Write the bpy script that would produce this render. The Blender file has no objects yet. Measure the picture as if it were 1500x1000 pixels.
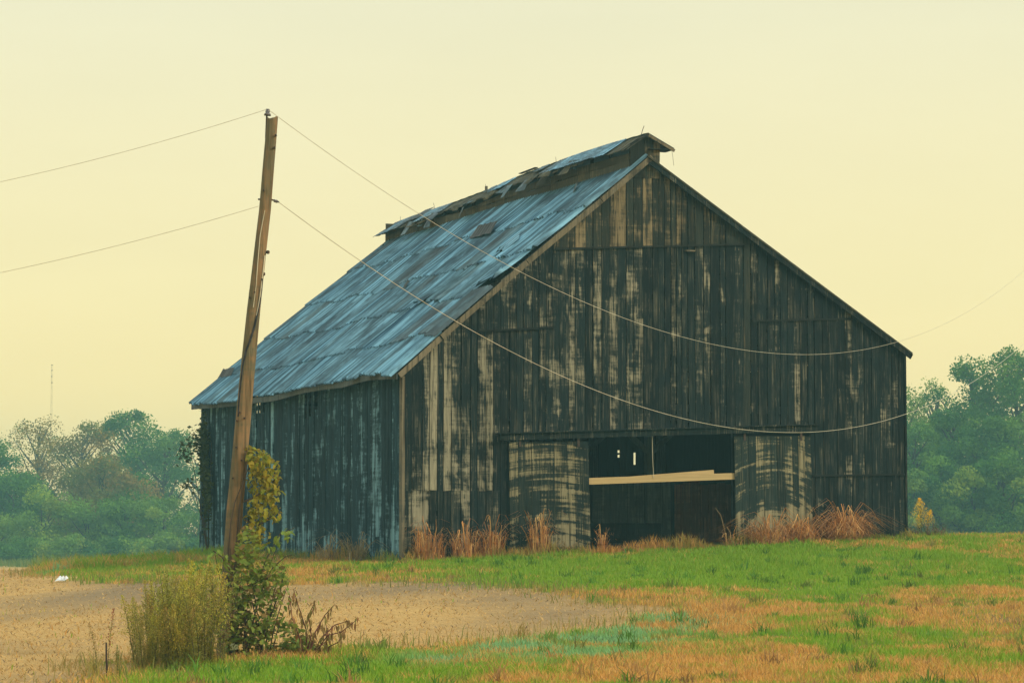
import bpy, math, random
import numpy as np
from mathutils import Vector, Matrix
rng = np.random.default_rng(7); random.seed(7)
SC = bpy.context.scene; COL = SC.collection
# ------------------------------------------------------------------ camera
FPX, HOR, EZ = 4000.0, 785.0, 1.6
TH = math.atan((HOR - 500) / FPX)
cam = bpy.data.cameras.new('camera'); camo = bpy.data.objects.new('camera', cam); COL.objects.link(camo)
camo.location = (0, 0, EZ); camo.rotation_euler = (math.pi / 2 + TH, 0, 0)
cam.sensor_width = 36; cam.lens = FPX / 1500 * 36; cam.clip_start = .5; cam.clip_end = 3000
SC.camera = camo
# ------------------------------------------------------------------ world, sun, exposure
SUN_EL, SUN_AZ = math.radians(28), math.radians(118)     # azimuth clockwise from the view axis: right and behind the camera
W = bpy.data.worlds.new('World'); SC.world = W; W.use_nodes = True
wn = W.node_tree.nodes; wl = W.node_tree.links; wn.clear()
sky = wn.new('ShaderNodeTexSky'); sky.sky_type = 'NISHITA'; sky.sun_disc = False
sky.sun_elevation = SUN_EL; sky.sun_rotation = SUN_AZ; sky.dust_density = 4
wtc = wn.new('ShaderNodeTexCoord'); wsep = wn.new('ShaderNodeSeparateXYZ'); wl.new(wtc.outputs['Generated'], wsep.inputs[0])
wr = wn.new('ShaderNodeValToRGB'); wl.new(wsep.outputs['Z'], wr.inputs[0])
cr = wr.color_ramp
for i, (p, c) in enumerate([(0, (1.12, .84, .34)), (.035, (1.06, .82, .34)), (.09, (.88, .745, .375)), (.19, (.745, .70, .46)), (.45, (.80, .86, .78)), (1, (.86, 1.0, 1.06))]):
    e = cr.elements[i] if i < 2 else cr.elements.new(p)
    e.position = p; e.color = (*c, 1)
wnz = wn.new('ShaderNodeTexNoise'); wmp = wn.new('ShaderNodeMapping'); wl.new(wtc.outputs['Generated'], wmp.inputs[0]); wmp.inputs['Scale'].default_value = (3, 3, 14)
wl.new(wmp.outputs[0], wnz.inputs['Vector']); wnz.inputs['Scale'].default_value = 2.5; wnz.inputs['Detail'].default_value = 4
wmr = wn.new('ShaderNodeMapRange'); wl.new(wnz.outputs[0], wmr.inputs[0]); wmr.inputs['To Min'].default_value = 9.6; wmr.inputs['To Max'].default_value = 10.4
wsc = wn.new('ShaderNodeVectorMath'); wsc.operation = 'SCALE'; wl.new(wr.outputs[0], wsc.inputs[0]); wl.new(wmr.outputs[0], wsc.inputs['Scale'])
wmx = wn.new('ShaderNodeMix'); wmx.data_type = 'RGBA'; wmx.inputs[0].default_value = .9       # high thin haze veils most of the clear sky
wl.new(sky.outputs[0], wmx.inputs[6]); wl.new(wsc.outputs[0], wmx.inputs[7])
wbg = wn.new('ShaderNodeBackground'); wbg.inputs['Strength'].default_value = .1; wl.new(wmx.outputs[2], wbg.inputs[0])
wo = wn.new('ShaderNodeOutputWorld'); wl.new(wbg.outputs[0], wo.inputs[0])
sl = bpy.data.lights.new('sun', 'SUN'); sl.energy = 1.5; sl.angle = math.radians(14); sl.color = (1, .86, .66)
so = bpy.data.objects.new('sun', sl); COL.objects.link(so)
sd = Vector((math.sin(SUN_AZ) * math.cos(SUN_EL), math.cos(SUN_AZ) * math.cos(SUN_EL), math.sin(SUN_EL)))
so.rotation_euler = sd.to_track_quat('Z', 'Y').to_euler()
SC.view_settings.view_transform = 'Standard'; SC.view_settings.look = 'None'; SC.view_settings.gamma = 1
SC.view_settings.use_curve_mapping = False; SC.view_settings.exposure = .45
SC.cycles.use_denoising = True; SC.cycles.max_bounces = 8; SC.cycles.transparent_max_bounces = 16
# ------------------------------------------------------------------ survey: photo sight lines turned into metres
CAM = np.array([0, 0, EZ])
def ray(u, v):
    a = (u - 750) / FPX; b = (500 - v) / FPX
    return np.array([a, math.cos(TH) - b * math.sin(TH), math.sin(TH) + b * math.cos(TH)])
def at(u, v, y):
    r = ray(u, v); return CAM + r * (y / r[1])
PHI = math.radians(22.4)
BX = np.array([math.cos(PHI), math.sin(PHI), 0]); BY = np.array([-math.sin(PHI), math.cos(PHI), 0])
F0 = at(591, 825, 69.0)
def loc(p): p = np.asarray(p) - F0; return np.array([p @ BX, p @ BY, p[2]])
def wpt(x, y, z): return F0 + BX * x + BY * y + np.array([0, 0, z])
def front(u, v, off=0.):
    r = ray(u, v); t = ((F0 + BY * off - CAM) @ BY) / (r @ BY); p = loc(CAM + r * t); return p[0], p[2]
def lside(u, v, off=0.):
    r = ray(u, v); t = ((F0 + BX * off - CAM) @ BX) / (r @ BX); p = loc(CAM + r * t); return p[1], p[2]
# ------------------------------------------------------------------ terrain: thin-plate spline through levelled points
TP = [at(0, 1000, 30), at(750, 1000, 30), at(1500, 1000, 30), at(340, 960, 37), at(600, 885, 50), at(600, 831, 66), at(0, 900, 55), at(100, 850, 92),
      at(0, 835, 128), wpt(-.3, 18.5, -.1), wpt(-.2, .2, 0), wpt(7, 0, .28), wpt(14.5, 0, .60), wpt(-1, 9, -.02), wpt(16, 18, .5), wpt(7, 20, .3), wpt(7, 8, .3),
      at(1500, 800, 75), at(1500, 787, 92), at(1250, 880, 48), at(1000, 870, 50), at(1400, 830, 62), (26, 140, .2), (30, 200, -.9), (0, 180, -.6), (-16, 240, -1.1), (-40, 260, -1.2), (0, 300, -1.6), (60, 300, -1.6), (-120, 300, -1.6),
      (0, 10, .05), (-20, 10, .1), (20, 10, .1), (0, -20, 0), (60, 60, 1.4), (-60, 60, -.2), (-90, 130, -.5), (90, 120, .5), (-9, 95, .4)]
TP = np.array([np.asarray(p, float) for p in TP])
def _U(r2): return np.where(r2 > 1e-9, .5 * r2 * np.log(np.maximum(r2, 1e-9)), 0)
_n = len(TP); _s = 50.0
_P = TP[:, :2] / _s
_K = _U(((_P[:, None] - _P[None]) ** 2).sum(-1)) + np.eye(_n) * 2e-4
_Q = np.c_[np.ones(_n), _P]
_A = np.block([[_K, _Q], [_Q.T, np.zeros((3, 3))]])
_w = np.linalg.solve(_A, np.r_[TP[:, 2], 0, 0, 0])
def vnoise(x, y, s, seed=0):
    """value noise, 0..1"""
    x = np.asarray(x, float) / s; y = np.asarray(y, float) / s
    xi = np.floor(x).astype(np.int64); yi = np.floor(y).astype(np.int64); fx = x - xi; fy = y - yi
    fx = fx * fx * (3 - 2 * fx); fy = fy * fy * (3 - 2 * fy)
    def h(a, b):
        n = (a * 374761393 + b * 668265263 + seed * 974711) & 0x7fffffff
        n = ((n ^ (n >> 13)) * 1274126177) & 0x7fffffff
        return ((n ^ (n >> 16)) & 0xffff) / 65535.
    return (h(xi, yi) * (1 - fx) + h(xi + 1, yi) * fx) * (1 - fy) + (h(xi, yi + 1) * (1 - fx) + h(xi + 1, yi + 1) * fx) * fy
def fbm(x, y, s, seed=0, o=4):
    r = 0; a = 1; t = 0
    for i in range(o): r = r + a * vnoise(x, y, s / 2 ** i, seed + i); t += a; a *= .55
    return r / t
def gz(x, y):
    x = np.asarray(x, float); y = np.asarray(y, float); sh = x.shape
    p = np.c_[x.ravel(), y.ravel()] / _s; out = np.empty(len(p))
    far = np.maximum(np.abs(p[:, 0] - 0) - 2.0, 0) + np.maximum(p[:, 1] - 6.2, 0)
    for i in range(0, len(p), 20000):
        q = p[i:i + 20000]
        out[i:i + 20000] = _U(((q[:, None] - _P[None]) ** 2).sum(-1)) @ _w[:_n] + _w[_n] + q @ _w[_n + 1:]
    k = np.exp(-far * 1.5); out = out * k + (-1.8) * (1 - k)
    out = out + (fbm(p[:, 0] * _s, p[:, 1] * _s, 1.6, 3) - .5) * .07
    return out.reshape(sh)
def gp(u, v):
    """where the sight line meets the ground"""
    r = ray(u, v); t = np.linspace(15, 260, 3000); p = CAM + r * t[:, None]
    d = p[:, 2] - gz(p[:, 0], p[:, 1]); i = np.argmax(d < 0)
    return p[i] if d[i] < 0 else p[-1]
# ------------------------------------------------------------------ object helpers
def tag(o, label=None, cat=None, group=None, kind=None):
    for k, v in (('label', label), ('category', cat), ('group', group), ('kind', kind)):
        if v: o[k] = v
    return o
def empty(name, l=(0, 0, 0), rz=0., **k):
    o = bpy.data.objects.new(name, None); COL.objects.link(o); o.location = l; o.rotation_euler.z = rz; o.empty_display_size = .2
    return tag(o, **k)
def mesh(name, V, Fc, mat=None, smooth=False, cols=None, fl=None):
    me = bpy.data.meshes.new(name)
    V = np.asarray(V, np.float32)
    if isinstance(Fc, np.ndarray):                       # uniform polygon size: the fast way
        n, k = Fc.shape
        me.vertices.add(len(V)); me.vertices.foreach_set('co', V.ravel())
        me.loops.add(n * k); me.loops.foreach_set('vertex_index', Fc.astype(np.int32).ravel())
        me.polygons.add(n); me.polygons.foreach_set('loop_start', np.arange(0, n * k, k, dtype=np.int32))
        me.update(calc_edges=True)
    else:
        me.from_pydata(V.tolist(), [], Fc); me.update()
    if cols is not None:
        a = me.color_attributes.new('tint', 'FLOAT_COLOR', 'POINT')
        c = np.ones((len(V), 4), np.float32); c[:, :3] = cols; a.data.foreach_set('color', c.ravel())
    if fl is not None:
        a = me.attributes.new('wear', 'FLOAT', 'POINT'); a.data.foreach_set('value', np.asarray(fl, np.float32))
    if smooth: me.polygons.foreach_set('use_smooth', np.ones(len(me.polygons), bool))
    if mat: me.materials.append(mat)
    return me
def obj(name, me, parent=None, **k):
    o = bpy.data.objects.new(name, me); COL.objects.link(o)
    if parent: o.parent = parent
    return tag(o, **k)
BOXF = [(0, 3, 2, 1), (4, 5, 6, 7), (0, 1, 5, 4), (1, 2, 6, 5), (2, 3, 7, 6), (3, 0, 4, 7)]
class MB:
    """collects boxes, tubes and ribbons into one mesh"""
    def __init__(s): s.V = []; s.F = []; s.C = []
    def add(s, V, Fc, c=(1, 1, 1)):
        n = len(s.V); s.V += [tuple(v) for v in V]; s.F += [tuple(i + n for i in f) for f in Fc]; s.C += [c] * len(V)
    def box(s, x0, x1, y0, y1, z0, z1, c=(1, 1, 1)):
        s.add([(x0, y0, z0), (x1, y0, z0), (x1, y1, z0), (x0, y1, z0), (x0, y0, z1), (x1, y0, z1), (x1, y1, z1), (x0, y1, z1)], BOXF, c)
    def bar(s, a, b, w, h, up=(0, 0, 1), c=(1, 1, 1)):
        a = Vector(a); b = Vector(b); d = (b - a).normalized(); u = Vector(up); r = d.cross(u).normalized() * w / 2; u = r.cross(d).normalized() * h / 2
        s.add([p + q for p in (a, b) for q in (-r - u, r - u, r + u, -r + u)], [(3, 2, 1, 0), (4, 5, 6, 7), (0, 1, 5, 4), (1, 2, 6, 5), (2, 3, 7, 6), (3, 0, 4, 7)], c)
    def tube(s, pts, rad, n=6, c=(1, 1, 1), caps=True):
        pts = [Vector(p) for p in pts]; m = len(pts)
        rad = [rad] * m if not hasattr(rad, '__len__') else rad
        V = []; ref = Vector((.31, .17, .93))
        for i, p in enumerate(pts):
            d = (pts[min(i + 1, m - 1)] - pts[max(i - 1, 0)]).normalized()
            a = d.cross(ref if abs(d.dot(ref)) < .95 else Vector((1, 0, 0))).normalized(); b = d.cross(a)
            for k in range(n):
                t = 2 * math.pi * k / n; V.append(p + a * math.cos(t) * rad[i] + b * math.sin(t) * rad[i])
        Fc = [(i * n + k, i * n + (k + 1) % n, (i + 1) * n + (k + 1) % n, (i + 1) * n + k) for i in range(m - 1) for k in range(n)]
        if caps: Fc += [tuple(range(n - 1, -1, -1)), tuple(range((m - 1) * n, m * n))]
        s.add(V, Fc, c)
    def build(s, name, mat, parent=None, smooth=False, **k):
        return obj(name, mesh(name, s.V, s.F, mat, smooth, np.array(s.C)), parent, **k)
# ------------------------------------------------------------------ material helper
class MT:
    def __init__(s, name, rough=.9, spec=.2):
        s.m = bpy.data.materials.new(name); s.m.use_nodes = True; s.n = s.m.node_tree.nodes; s.l = s.m.node_tree.links
        s.b = s.n['Principled BSDF']; s.b.inputs['Roughness'].default_value = rough; s.b.inputs['Specular IOR Level'].default_value = spec
        s.out = s.n['Material Output']
    def new(s, t, **k):
        x = s.n.new('ShaderNode' + t)
        for a, b in k.items(): setattr(x, a, b)
        return x
    def put(s, sock, v):
        if hasattr(v, 'is_output'): s.l.new(v, sock)
        elif isinstance(v, (tuple, list)) and len(v) == 3 and sock.type == 'RGBA': sock.default_value = (*v, 1)
        else: sock.default_value = v
    def co(s): return s.new('TexCoord').outputs['Object']
    def attr(s, n, o='Color'): x = s.new('Attribute', attribute_name=n); return x.outputs[o]
    def rnd(s): return s.new('ObjectInfo').outputs['Random']
    def noise(s, v, scale=(1, 1, 1), detail=4, rough=.55, dist=0., off=None):
        mp = s.new('Mapping'); s.put(mp.inputs[0], v); mp.inputs['Scale'].default_value = scale
        if off is not None: s.put(mp.inputs['Location'], off)
        x = s.new('TexNoise'); s.l.new(mp.outputs[0], x.inputs['Vector']); x.inputs['Scale'].default_value = 1
        x.inputs['Detail'].default_value = detail; x.inputs['Roughness'].default_value = rough; x.inputs['Distortion'].default_value = dist
        return x.outputs[0]
    def math(s, op, a, b=0., c=None):
        x = s.new('Math', operation=op); s.put(x.inputs[0], a); s.put(x.inputs[1], b)
        if c is not None: s.put(x.inputs[2], c)
        return x.outputs[0]
    def rng(s, v, a, b, c=0., d=1., smooth=True):
        x = s.new('MapRange'); x.interpolation_type = 'SMOOTHSTEP' if smooth else 'LINEAR'
        for i, k in enumerate((v, a, b, c, d)): s.put(x.inputs[i], k)
        return x.outputs[0]
    def mix(s, f, a, b, mode='MIX'):
        x = s.new('Mix', data_type='RGBA', blend_type=mode); s.put(x.inputs[0], f); s.put(x.inputs[6], a); s.put(x.inputs[7], b); return x.outputs[2]
    def bump(s, h, st=.4, d=.02):
        x = s.new('Bump'); x.inputs['Strength'].default_value = st; x.inputs['Distance'].default_value = d; s.l.new(h, x.inputs['Height']); s.l.new(x.outputs[0], s.b.inputs['Normal'])
    def col(s, c): s.put(s.b.inputs['Base Color'], c); return s.m
    def comb(s, x, y, z):
        c = s.new('CombineXYZ'); s.put(c.inputs[0], x); s.put(c.inputs[1], y); s.put(c.inputs[2], z); return c.outputs[0]
def leafmat(name, transl=.35, base=None, var=None):
    """thin leaf: diffuse with light passing through; colour from the tint attribute or from the object's random"""
    t = MT(name, .7, .25)
    if base is None: c = t.attr('tint')
    else:
        c = t.mix(t.rnd(), base, var)
        c = t.mix(t.rng(t.noise(t.co(), (30, 30, 30), 2), .35, .7, 0, .5), c, tuple(x * .55 for x in base))
    t.col(c); tr = t.new('BsdfTranslucent'); t.l.new(c, tr.inputs[0])
    mx = t.new('MixShader'); mx.inputs[0].default_value = transl; t.l.new(t.b.outputs[0], mx.inputs[1]); t.l.new(tr.outputs[0], mx.inputs[2]); t.l.new(mx.outputs[0], t.out.inputs[0])
    return t.m
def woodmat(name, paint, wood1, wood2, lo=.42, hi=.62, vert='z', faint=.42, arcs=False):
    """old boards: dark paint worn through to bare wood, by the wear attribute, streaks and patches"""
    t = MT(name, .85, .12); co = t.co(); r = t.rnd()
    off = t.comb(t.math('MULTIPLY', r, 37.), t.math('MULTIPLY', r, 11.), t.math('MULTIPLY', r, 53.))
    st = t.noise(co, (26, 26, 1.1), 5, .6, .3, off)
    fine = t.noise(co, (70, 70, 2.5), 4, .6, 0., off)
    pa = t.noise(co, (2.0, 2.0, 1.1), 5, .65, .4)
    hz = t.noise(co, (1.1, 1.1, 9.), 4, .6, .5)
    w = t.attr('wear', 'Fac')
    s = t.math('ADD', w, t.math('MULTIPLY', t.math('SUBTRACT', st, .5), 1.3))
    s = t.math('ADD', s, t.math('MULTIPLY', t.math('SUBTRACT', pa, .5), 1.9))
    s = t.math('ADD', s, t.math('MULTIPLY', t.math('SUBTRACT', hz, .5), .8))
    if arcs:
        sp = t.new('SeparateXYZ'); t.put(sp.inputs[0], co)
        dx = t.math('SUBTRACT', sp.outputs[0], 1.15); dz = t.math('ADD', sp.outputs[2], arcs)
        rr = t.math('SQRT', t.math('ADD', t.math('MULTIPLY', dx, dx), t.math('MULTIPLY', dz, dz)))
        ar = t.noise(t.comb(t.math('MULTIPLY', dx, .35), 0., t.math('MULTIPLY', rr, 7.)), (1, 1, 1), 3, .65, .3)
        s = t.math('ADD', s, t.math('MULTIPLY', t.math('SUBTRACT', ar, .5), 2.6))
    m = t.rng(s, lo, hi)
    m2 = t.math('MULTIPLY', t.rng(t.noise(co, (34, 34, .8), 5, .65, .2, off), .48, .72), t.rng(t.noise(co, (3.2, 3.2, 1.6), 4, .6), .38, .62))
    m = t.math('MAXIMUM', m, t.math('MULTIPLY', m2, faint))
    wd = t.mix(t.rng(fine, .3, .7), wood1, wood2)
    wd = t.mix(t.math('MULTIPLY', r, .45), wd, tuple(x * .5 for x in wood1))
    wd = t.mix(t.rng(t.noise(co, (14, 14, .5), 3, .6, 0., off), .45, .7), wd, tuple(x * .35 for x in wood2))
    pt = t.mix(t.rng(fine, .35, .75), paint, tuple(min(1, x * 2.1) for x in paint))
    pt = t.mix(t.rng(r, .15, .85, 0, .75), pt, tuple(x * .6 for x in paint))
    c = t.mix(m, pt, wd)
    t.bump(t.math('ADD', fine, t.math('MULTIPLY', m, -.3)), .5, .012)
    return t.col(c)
M = {}
M['front'] = woodmat('weathered_black_boards', (.006, .011, .0115), (.36, .325, .22), (.20, .178, .118), .46, .92, faint=.62)
M['side'] = woodmat('weathered_skylit_side_boards', (.006, .022, .031), (.23, .43, .49), (.13, .26, .31), .52, .95)  # blue sky light put into this wall's paint and wood colours
M['gable'] = woodmat('bare_gable_boards', (.016, .02, .016), (.28, .22, .12), (.16, .12, .065), .42, .95, faint=.6)
M['door'] = woodmat('brush_marked_door_boards', (.013, .021, .019), (.33, .285, .165), (.21, .18, .10), .46, .98, arcs=3.5)
M['doorr'] = woodmat('arc_marked_door_boards', (.013, .021, .019), (.33, .285, .165), (.21, .18, .10), .46, .98, arcs=.6)
M['trim'] = woodmat('bare_trim_boards', (.075, .068, .048), (.23, .19, .12), (.155, .125, .08), .2, .6)
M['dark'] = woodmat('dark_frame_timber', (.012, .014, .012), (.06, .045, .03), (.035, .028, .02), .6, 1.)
M['greytrim'] = woodmat('grey_eave_board', (.065, .08, .078), (.15, .165, .155), (.10, .11, .105), .2, .6)
M['stall'] = woodmat('brown_stall_boards', (.20, .09, .045), (.42, .19, .09), (.30, .13, .065), .3, .8)
M['stallgrey'] = woodmat('grey_stall_boards', (.09, .105, .095), (.22, .23, .20), (.15, .16, .14), .3, .8)
t = MT('fresh_pine_timber', .8, .15); M['beam'] = t.col(t.mix(t.rng(t.noise(t.co(), (.8, 20, 26), 4), .3, .7), (.40, .285, .13), (.50, .36, .17)))
M['pole'] = woodmat('weathered_sidelit_pole_wood', (.125, .11, .062), (.35, .20, .095), (.23, .165, .085), .3, .95)  # olive shaded side and orange lit side put into these colours
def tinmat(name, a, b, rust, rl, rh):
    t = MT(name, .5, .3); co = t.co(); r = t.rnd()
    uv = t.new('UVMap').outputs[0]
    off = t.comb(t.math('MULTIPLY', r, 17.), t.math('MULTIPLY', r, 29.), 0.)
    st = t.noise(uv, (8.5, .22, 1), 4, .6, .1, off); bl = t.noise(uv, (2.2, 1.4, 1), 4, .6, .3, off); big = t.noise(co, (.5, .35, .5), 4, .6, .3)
    c = t.mix(t.rng(st, .38, .64), a, b)  # streaks along the slope, contrast raised to paint light and shade of the corrugations
    c = t.mix(t.math('MULTIPLY', r, .28), c, (.22, .35, .35))
    ru = t.math('ADD', t.math('MULTIPLY', st, .5), t.math('ADD', t.math('MULTIPLY', bl, .5), t.math('MULTIPLY', big, .55)))
    ru = t.math('ADD', ru, t.math('MULTIPLY', t.math('SUBTRACT', r, .5), .16))
    c = t.mix(t.rng(ru, rl, rh, 0, .85), c, rust)
    t.put(t.b.inputs['Roughness'], t.rng(bl, .3, .7, .5, .7)); t.b.inputs['Metallic'].default_value = .05
    t.bump(bl, .25, .02)
    return t.col(c)
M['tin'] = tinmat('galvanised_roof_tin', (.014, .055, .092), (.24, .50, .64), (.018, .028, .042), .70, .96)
M['tinold'] = tinmat('stained_roof_tin', (.025, .06, .085), (.17, .29, .34), (.035, .035, .038), .66, .92)
M['tinrust'] = tinmat('rusty_loose_tin', (.016, .015, .018), (.030, .027, .028), (.018, .014, .013), .6, .9)
M['sheath'] = woodmat('bare_sheathing', (.05, .048, .034), (.17, .15, .085), (.10, .085, .05), .3, .7)
t = MT('dark_iron', .6, .3); M['iron'] = t.col(t.mix(t.rng(t.noise(t.co(), (40, 40, 40)), .4, .65), (.025, .022, .02), (.09, .045, .025)))
t = MT('glazed_porcelain', .2, .5); M['porc'] = t.col(t.mix(t.rng(t.noise(t.co(), (25, 25, 25)), .4, .6), (.06, .05, .045), (.12, .10, .09)))
t = MT('aluminium_wire', .45, .4); t.b.inputs['Metallic'].default_value = .3; M['wire'] = t.col(t.mix(t.rng(t.noise(t.co(), (3, 3, 3)), .4, .6), (.50, .44, .30), (.60, .54, .40)))
t = MT('black_cable', .7, .2); M['cable'] = t.col(t.mix(t.rng(t.noise(t.co(), (9, 9, 9)), .4, .6), (.02, .022, .025), (.045, .045, .05)))
t = MT('bark', .95, .1); M['bark'] = t.col(t.mix(t.rng(t.noise(t.co(), (6, 6, 1.5)), .35, .65), (.05, .04, .03), (.10, .085, .065))); 
t = MT('stem', .8, .2); M['stem'] = t.col(t.attr('tint'))
M['leafv'] = leafmat('tinted_leaves')
M['blade'] = leafmat('grass_blades', .3)
M['vine'] = leafmat('yellowing_vine_leaves', .4, (.46, .34, .035), (.24, .32, .035))
M['shrub'] = leafmat('green_shrub_leaves', .35, (.17, .26, .03), (.26, .30, .05))
M['poke'] = leafmat('russet_leaves', .35, (.34, .15, .06), (.26, .26, .06))
t = MT('white_paper', .8, .2); M['white'] = t.col(t.mix(t.rng(t.noise(t.co(), (8, 8, 8)), .4, .6), (.75, .75, .72), (.6, .6, .56)))
# ================================================================== GROUND
def polyw(px): return np.array([gp(u, v)[:2] for u, v in px])
FIELD = polyw([(1010, 893), (900, 884), (850, 874), (760, 864), (640, 856), (520, 853), (430, 857), (300, 858), (160, 853), (62, 842), (66, 831)])
FIELD = np.r_[FIELD, [(-90, 380), (-200, 380), (-160, 5), (-6, 22)], polyw([(140, 1004), (200, 972), (330, 958), (420, 955), (520, 949), (640, 946), (760, 935), (860, 922), (960, 908)])]
def sdpoly(x, y, P):
    """signed distance, positive inside"""
    x = np.asarray(x, float); y = np.asarray(y, float); d = np.full(x.shape, 1e9); ins = np.zeros(x.shape, bool)
    for i in range(len(P)):
        ax, ay = P[i - 1]; bx, by = P[i]; ex, ey = bx - ax, by - ay; wx, wy = x - ax, y - ay
        t = np.clip((wx * ex + wy * ey) / (ex * ex + ey * ey + 1e-9), 0, 1)
        d = np.minimum(d, np.hypot(wx - ex * t, wy - ey * t))
        c = ((ay <= y) & (by > y)) | ((by <= y) & (ay > y))
        with np.errstate(divide='ignore', invalid='ignore'): ins ^= c & (x < ex * (y - ay) / np.where(ey == 0, 1e-9, ey) + ax)
    return np.where(ins, d, -d)
def fieldmask(x, y):
    d = sdpoly(x, y, FIELD) + (fbm(x, y, 2.2, 11) - .5) * 2.4 + (fbm(x, y, .5, 12, 2) - .5) * .8
    return np.clip(d / .7 + .5, 0, 1)
# dry (+) and green (-) growth, each patch at its place on the ground: (u, v, half width px, half depth px, amount)
PATCH = [(gp(u, v), ru, rv, a) for u, v, ru, rv, a in [
    (560, 838, 90, 9, -.05), (720, 826, 130, 15, -.6), (960, 826, 180, 22, -.75), (1200, 818, 180, 26, -.75), (1420, 808, 140, 20, -.55), (1150, 850, 160, 16, -.5),
    (860, 848, 110, 10, -.5), (1450, 845, 80, 18, -.3), (1220, 950, 38, 45, -.5), (1230, 890, 45, 22, -.35), (1000, 878, 100, 14, .4), (1080, 905, 120, 18, .3), (960, 925, 40, 8, .2),
    (1060, 985, 160, 22, .35), (1400, 920, 110, 30, .2), (1340, 970, 120, 28, .05), (880, 990, 140, 16, .3), (600, 992, 170, 18, -.5), (420, 985, 140, 22, -.75), (560, 958, 110, 10, -.35),
    (900, 926, 140, 16, -.5), (760, 950, 130, 14, -.5), (850, 964, 110, 9, -.35), (1150, 880, 120, 10, .25), (1330, 900, 120, 14, .3), (1450, 900, 80, 16, .35), (1300, 985, 140, 16, .3), (1060, 940, 90, 12, .3), (980, 965, 120, 10, .3), (1130, 960, 60, 14, .3), (1480, 985, 90, 18, .2), (700, 890, 120, 20, .2), (180, 840, 130, 11, -.6), (1385, 985, 30, 8, -.4)]]
TEAL = [(gp(u, v), ru, rv) for u, v, ru, rv in [(880, 930, 120, 14), (985, 914, 70, 9), (760, 948, 95, 12), (840, 962, 100, 9), (650, 965, 60, 8), (1060, 912, 40, 6), (90, 838, 10, 4)]]
def blob(x, y, p, ru, rv):
    rx = ru * p[1] / FPX; ry = rv * p[1] ** 2 / 6400
    return np.exp(-(((x - p[0]) / rx) ** 2 + ((y - p[1]) / ry) ** 2))
def dryness(x, y):
    d = .565 + (fbm(x, y, 3.0, 21) - .5) * 1.7 + (fbm(x, y, .55, 25, 3) - .5) * 2.2
    for p, ru, rv, a in PATCH: d = d + a * .82 * blob(x, y, p, ru, rv)
    return np.clip(d, 0, 1)
def tealness(x, y):
    d = 0 * x
    for p, ru, rv in TEAL: d = np.maximum(d, blob(x, y, p, ru, rv))
    return np.clip(d * np.clip(fbm(x, y, .9, 31) * 3.0 - .5, 0, 1.4), 0, 1)
SOIL = [(gp(u, v), ru, rv, a) for u, v, ru, rv, a in [(90, 884, 190, 16, .9), (230, 905, 60, 16, .5), (560, 862, 230, 8, .9), (760, 872, 120, 9, .7), (790, 906, 130, 10, .8), (300, 855, 160, 5, .7), (60, 862, 60, 4, -.4), (120, 990, 120, 12, .4), (560, 905, 160, 12, -.3), (1480, 912, 34, 9, .9), (1400, 905, 30, 6, .5)]]
def soilness(x, y):
    d = (fbm(x, y * .6, 4.0, 41) - .5) * 1.2
    for p, ru, rv, a in SOIL: d = d + a * blob(x, y, p, ru, rv)
    return np.clip(d, 0, 1)
def lerp(a, b, t): t = np.asarray(t)[..., None]; return np.asarray(a) * (1 - t) + np.asarray(b) * t
def axis(lo, hi, fa, fb, step, far):
    a = list(np.arange(fa, fb + 1e-6, step)); s = step
    x = fb
    while x < hi: s *= 1.25; x += s; a.append(x)
    s = step; x = fa
    while x > lo: s *= 1.25; x -= s; a.insert(0, x)
    return np.array(a)
gxs = axis(-640, 640, -15, 22, .28, 0); gys = axis(-60, 640, 25, 92, .28, 0)
GX, GY = np.meshgrid(gxs, gys); GZ = gz(GX, GY)
fm = fieldmask(GX, GY); dr = dryness(GX, GY); so_ = soilness(GX, GY); te = tealness(GX, GY)
g_grass = lerp((.14, .21, .03), (.46, .24, .065), dr); g_grass = lerp(g_grass, (.06, .12, .055), te * .6)
g_grass = lerp(g_grass, (.12, .09, .055), np.clip(so_ * .5, 0, 1))
g_field = lerp((.58, .355, .13), (.30, .205, .11), so_); gc = lerp(g_grass, g_field, fm)
nx, ny = len(gxs), len(gys)
idx = np.arange(nx * ny).reshape(ny, nx)
gf = np.stack([idx[:-1, :-1], idx[:-1, 1:], idx[1:, 1:], idx[1:, :-1]], -1).reshape(-1, 4)
t = MT('field_ground', .95, .08)
c = t.attr('tint'); co = t.co()
n1 = t.noise(co, (9, 9, 9), 6, .65); n2 = t.noise(co, (.8, 2.4, 1), 5, .6); n3 = t.noise(co, (30, 60, 30), 3, .6)
c = t.mix(1., c, t.mix(n1, (.55, .55, .55), (1.4, 1.4, 1.4)), 'MULTIPLY'); c = t.mix(.8, c, t.mix(n2, (.7, .7, .72), (1.3, 1.3, 1.25)), 'MULTIPLY')
c = t.mix(.8, c, t.mix(t.rng(n3, .3, .7), (.6, .58, .55), (1.3, 1.32, 1.3)), 'MULTIPLY')
t.bump(t.math('ADD', n1, t.math('MULTIPLY', n3, .6)), .8, .05); t.col(c); M['ground'] = t.m
obj('ground', mesh('ground', np.c_[GX.ravel(), GY.ravel(), GZ.ravel()], gf, M['ground'], True, gc.reshape(-1, 3)), kind='structure')

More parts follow.
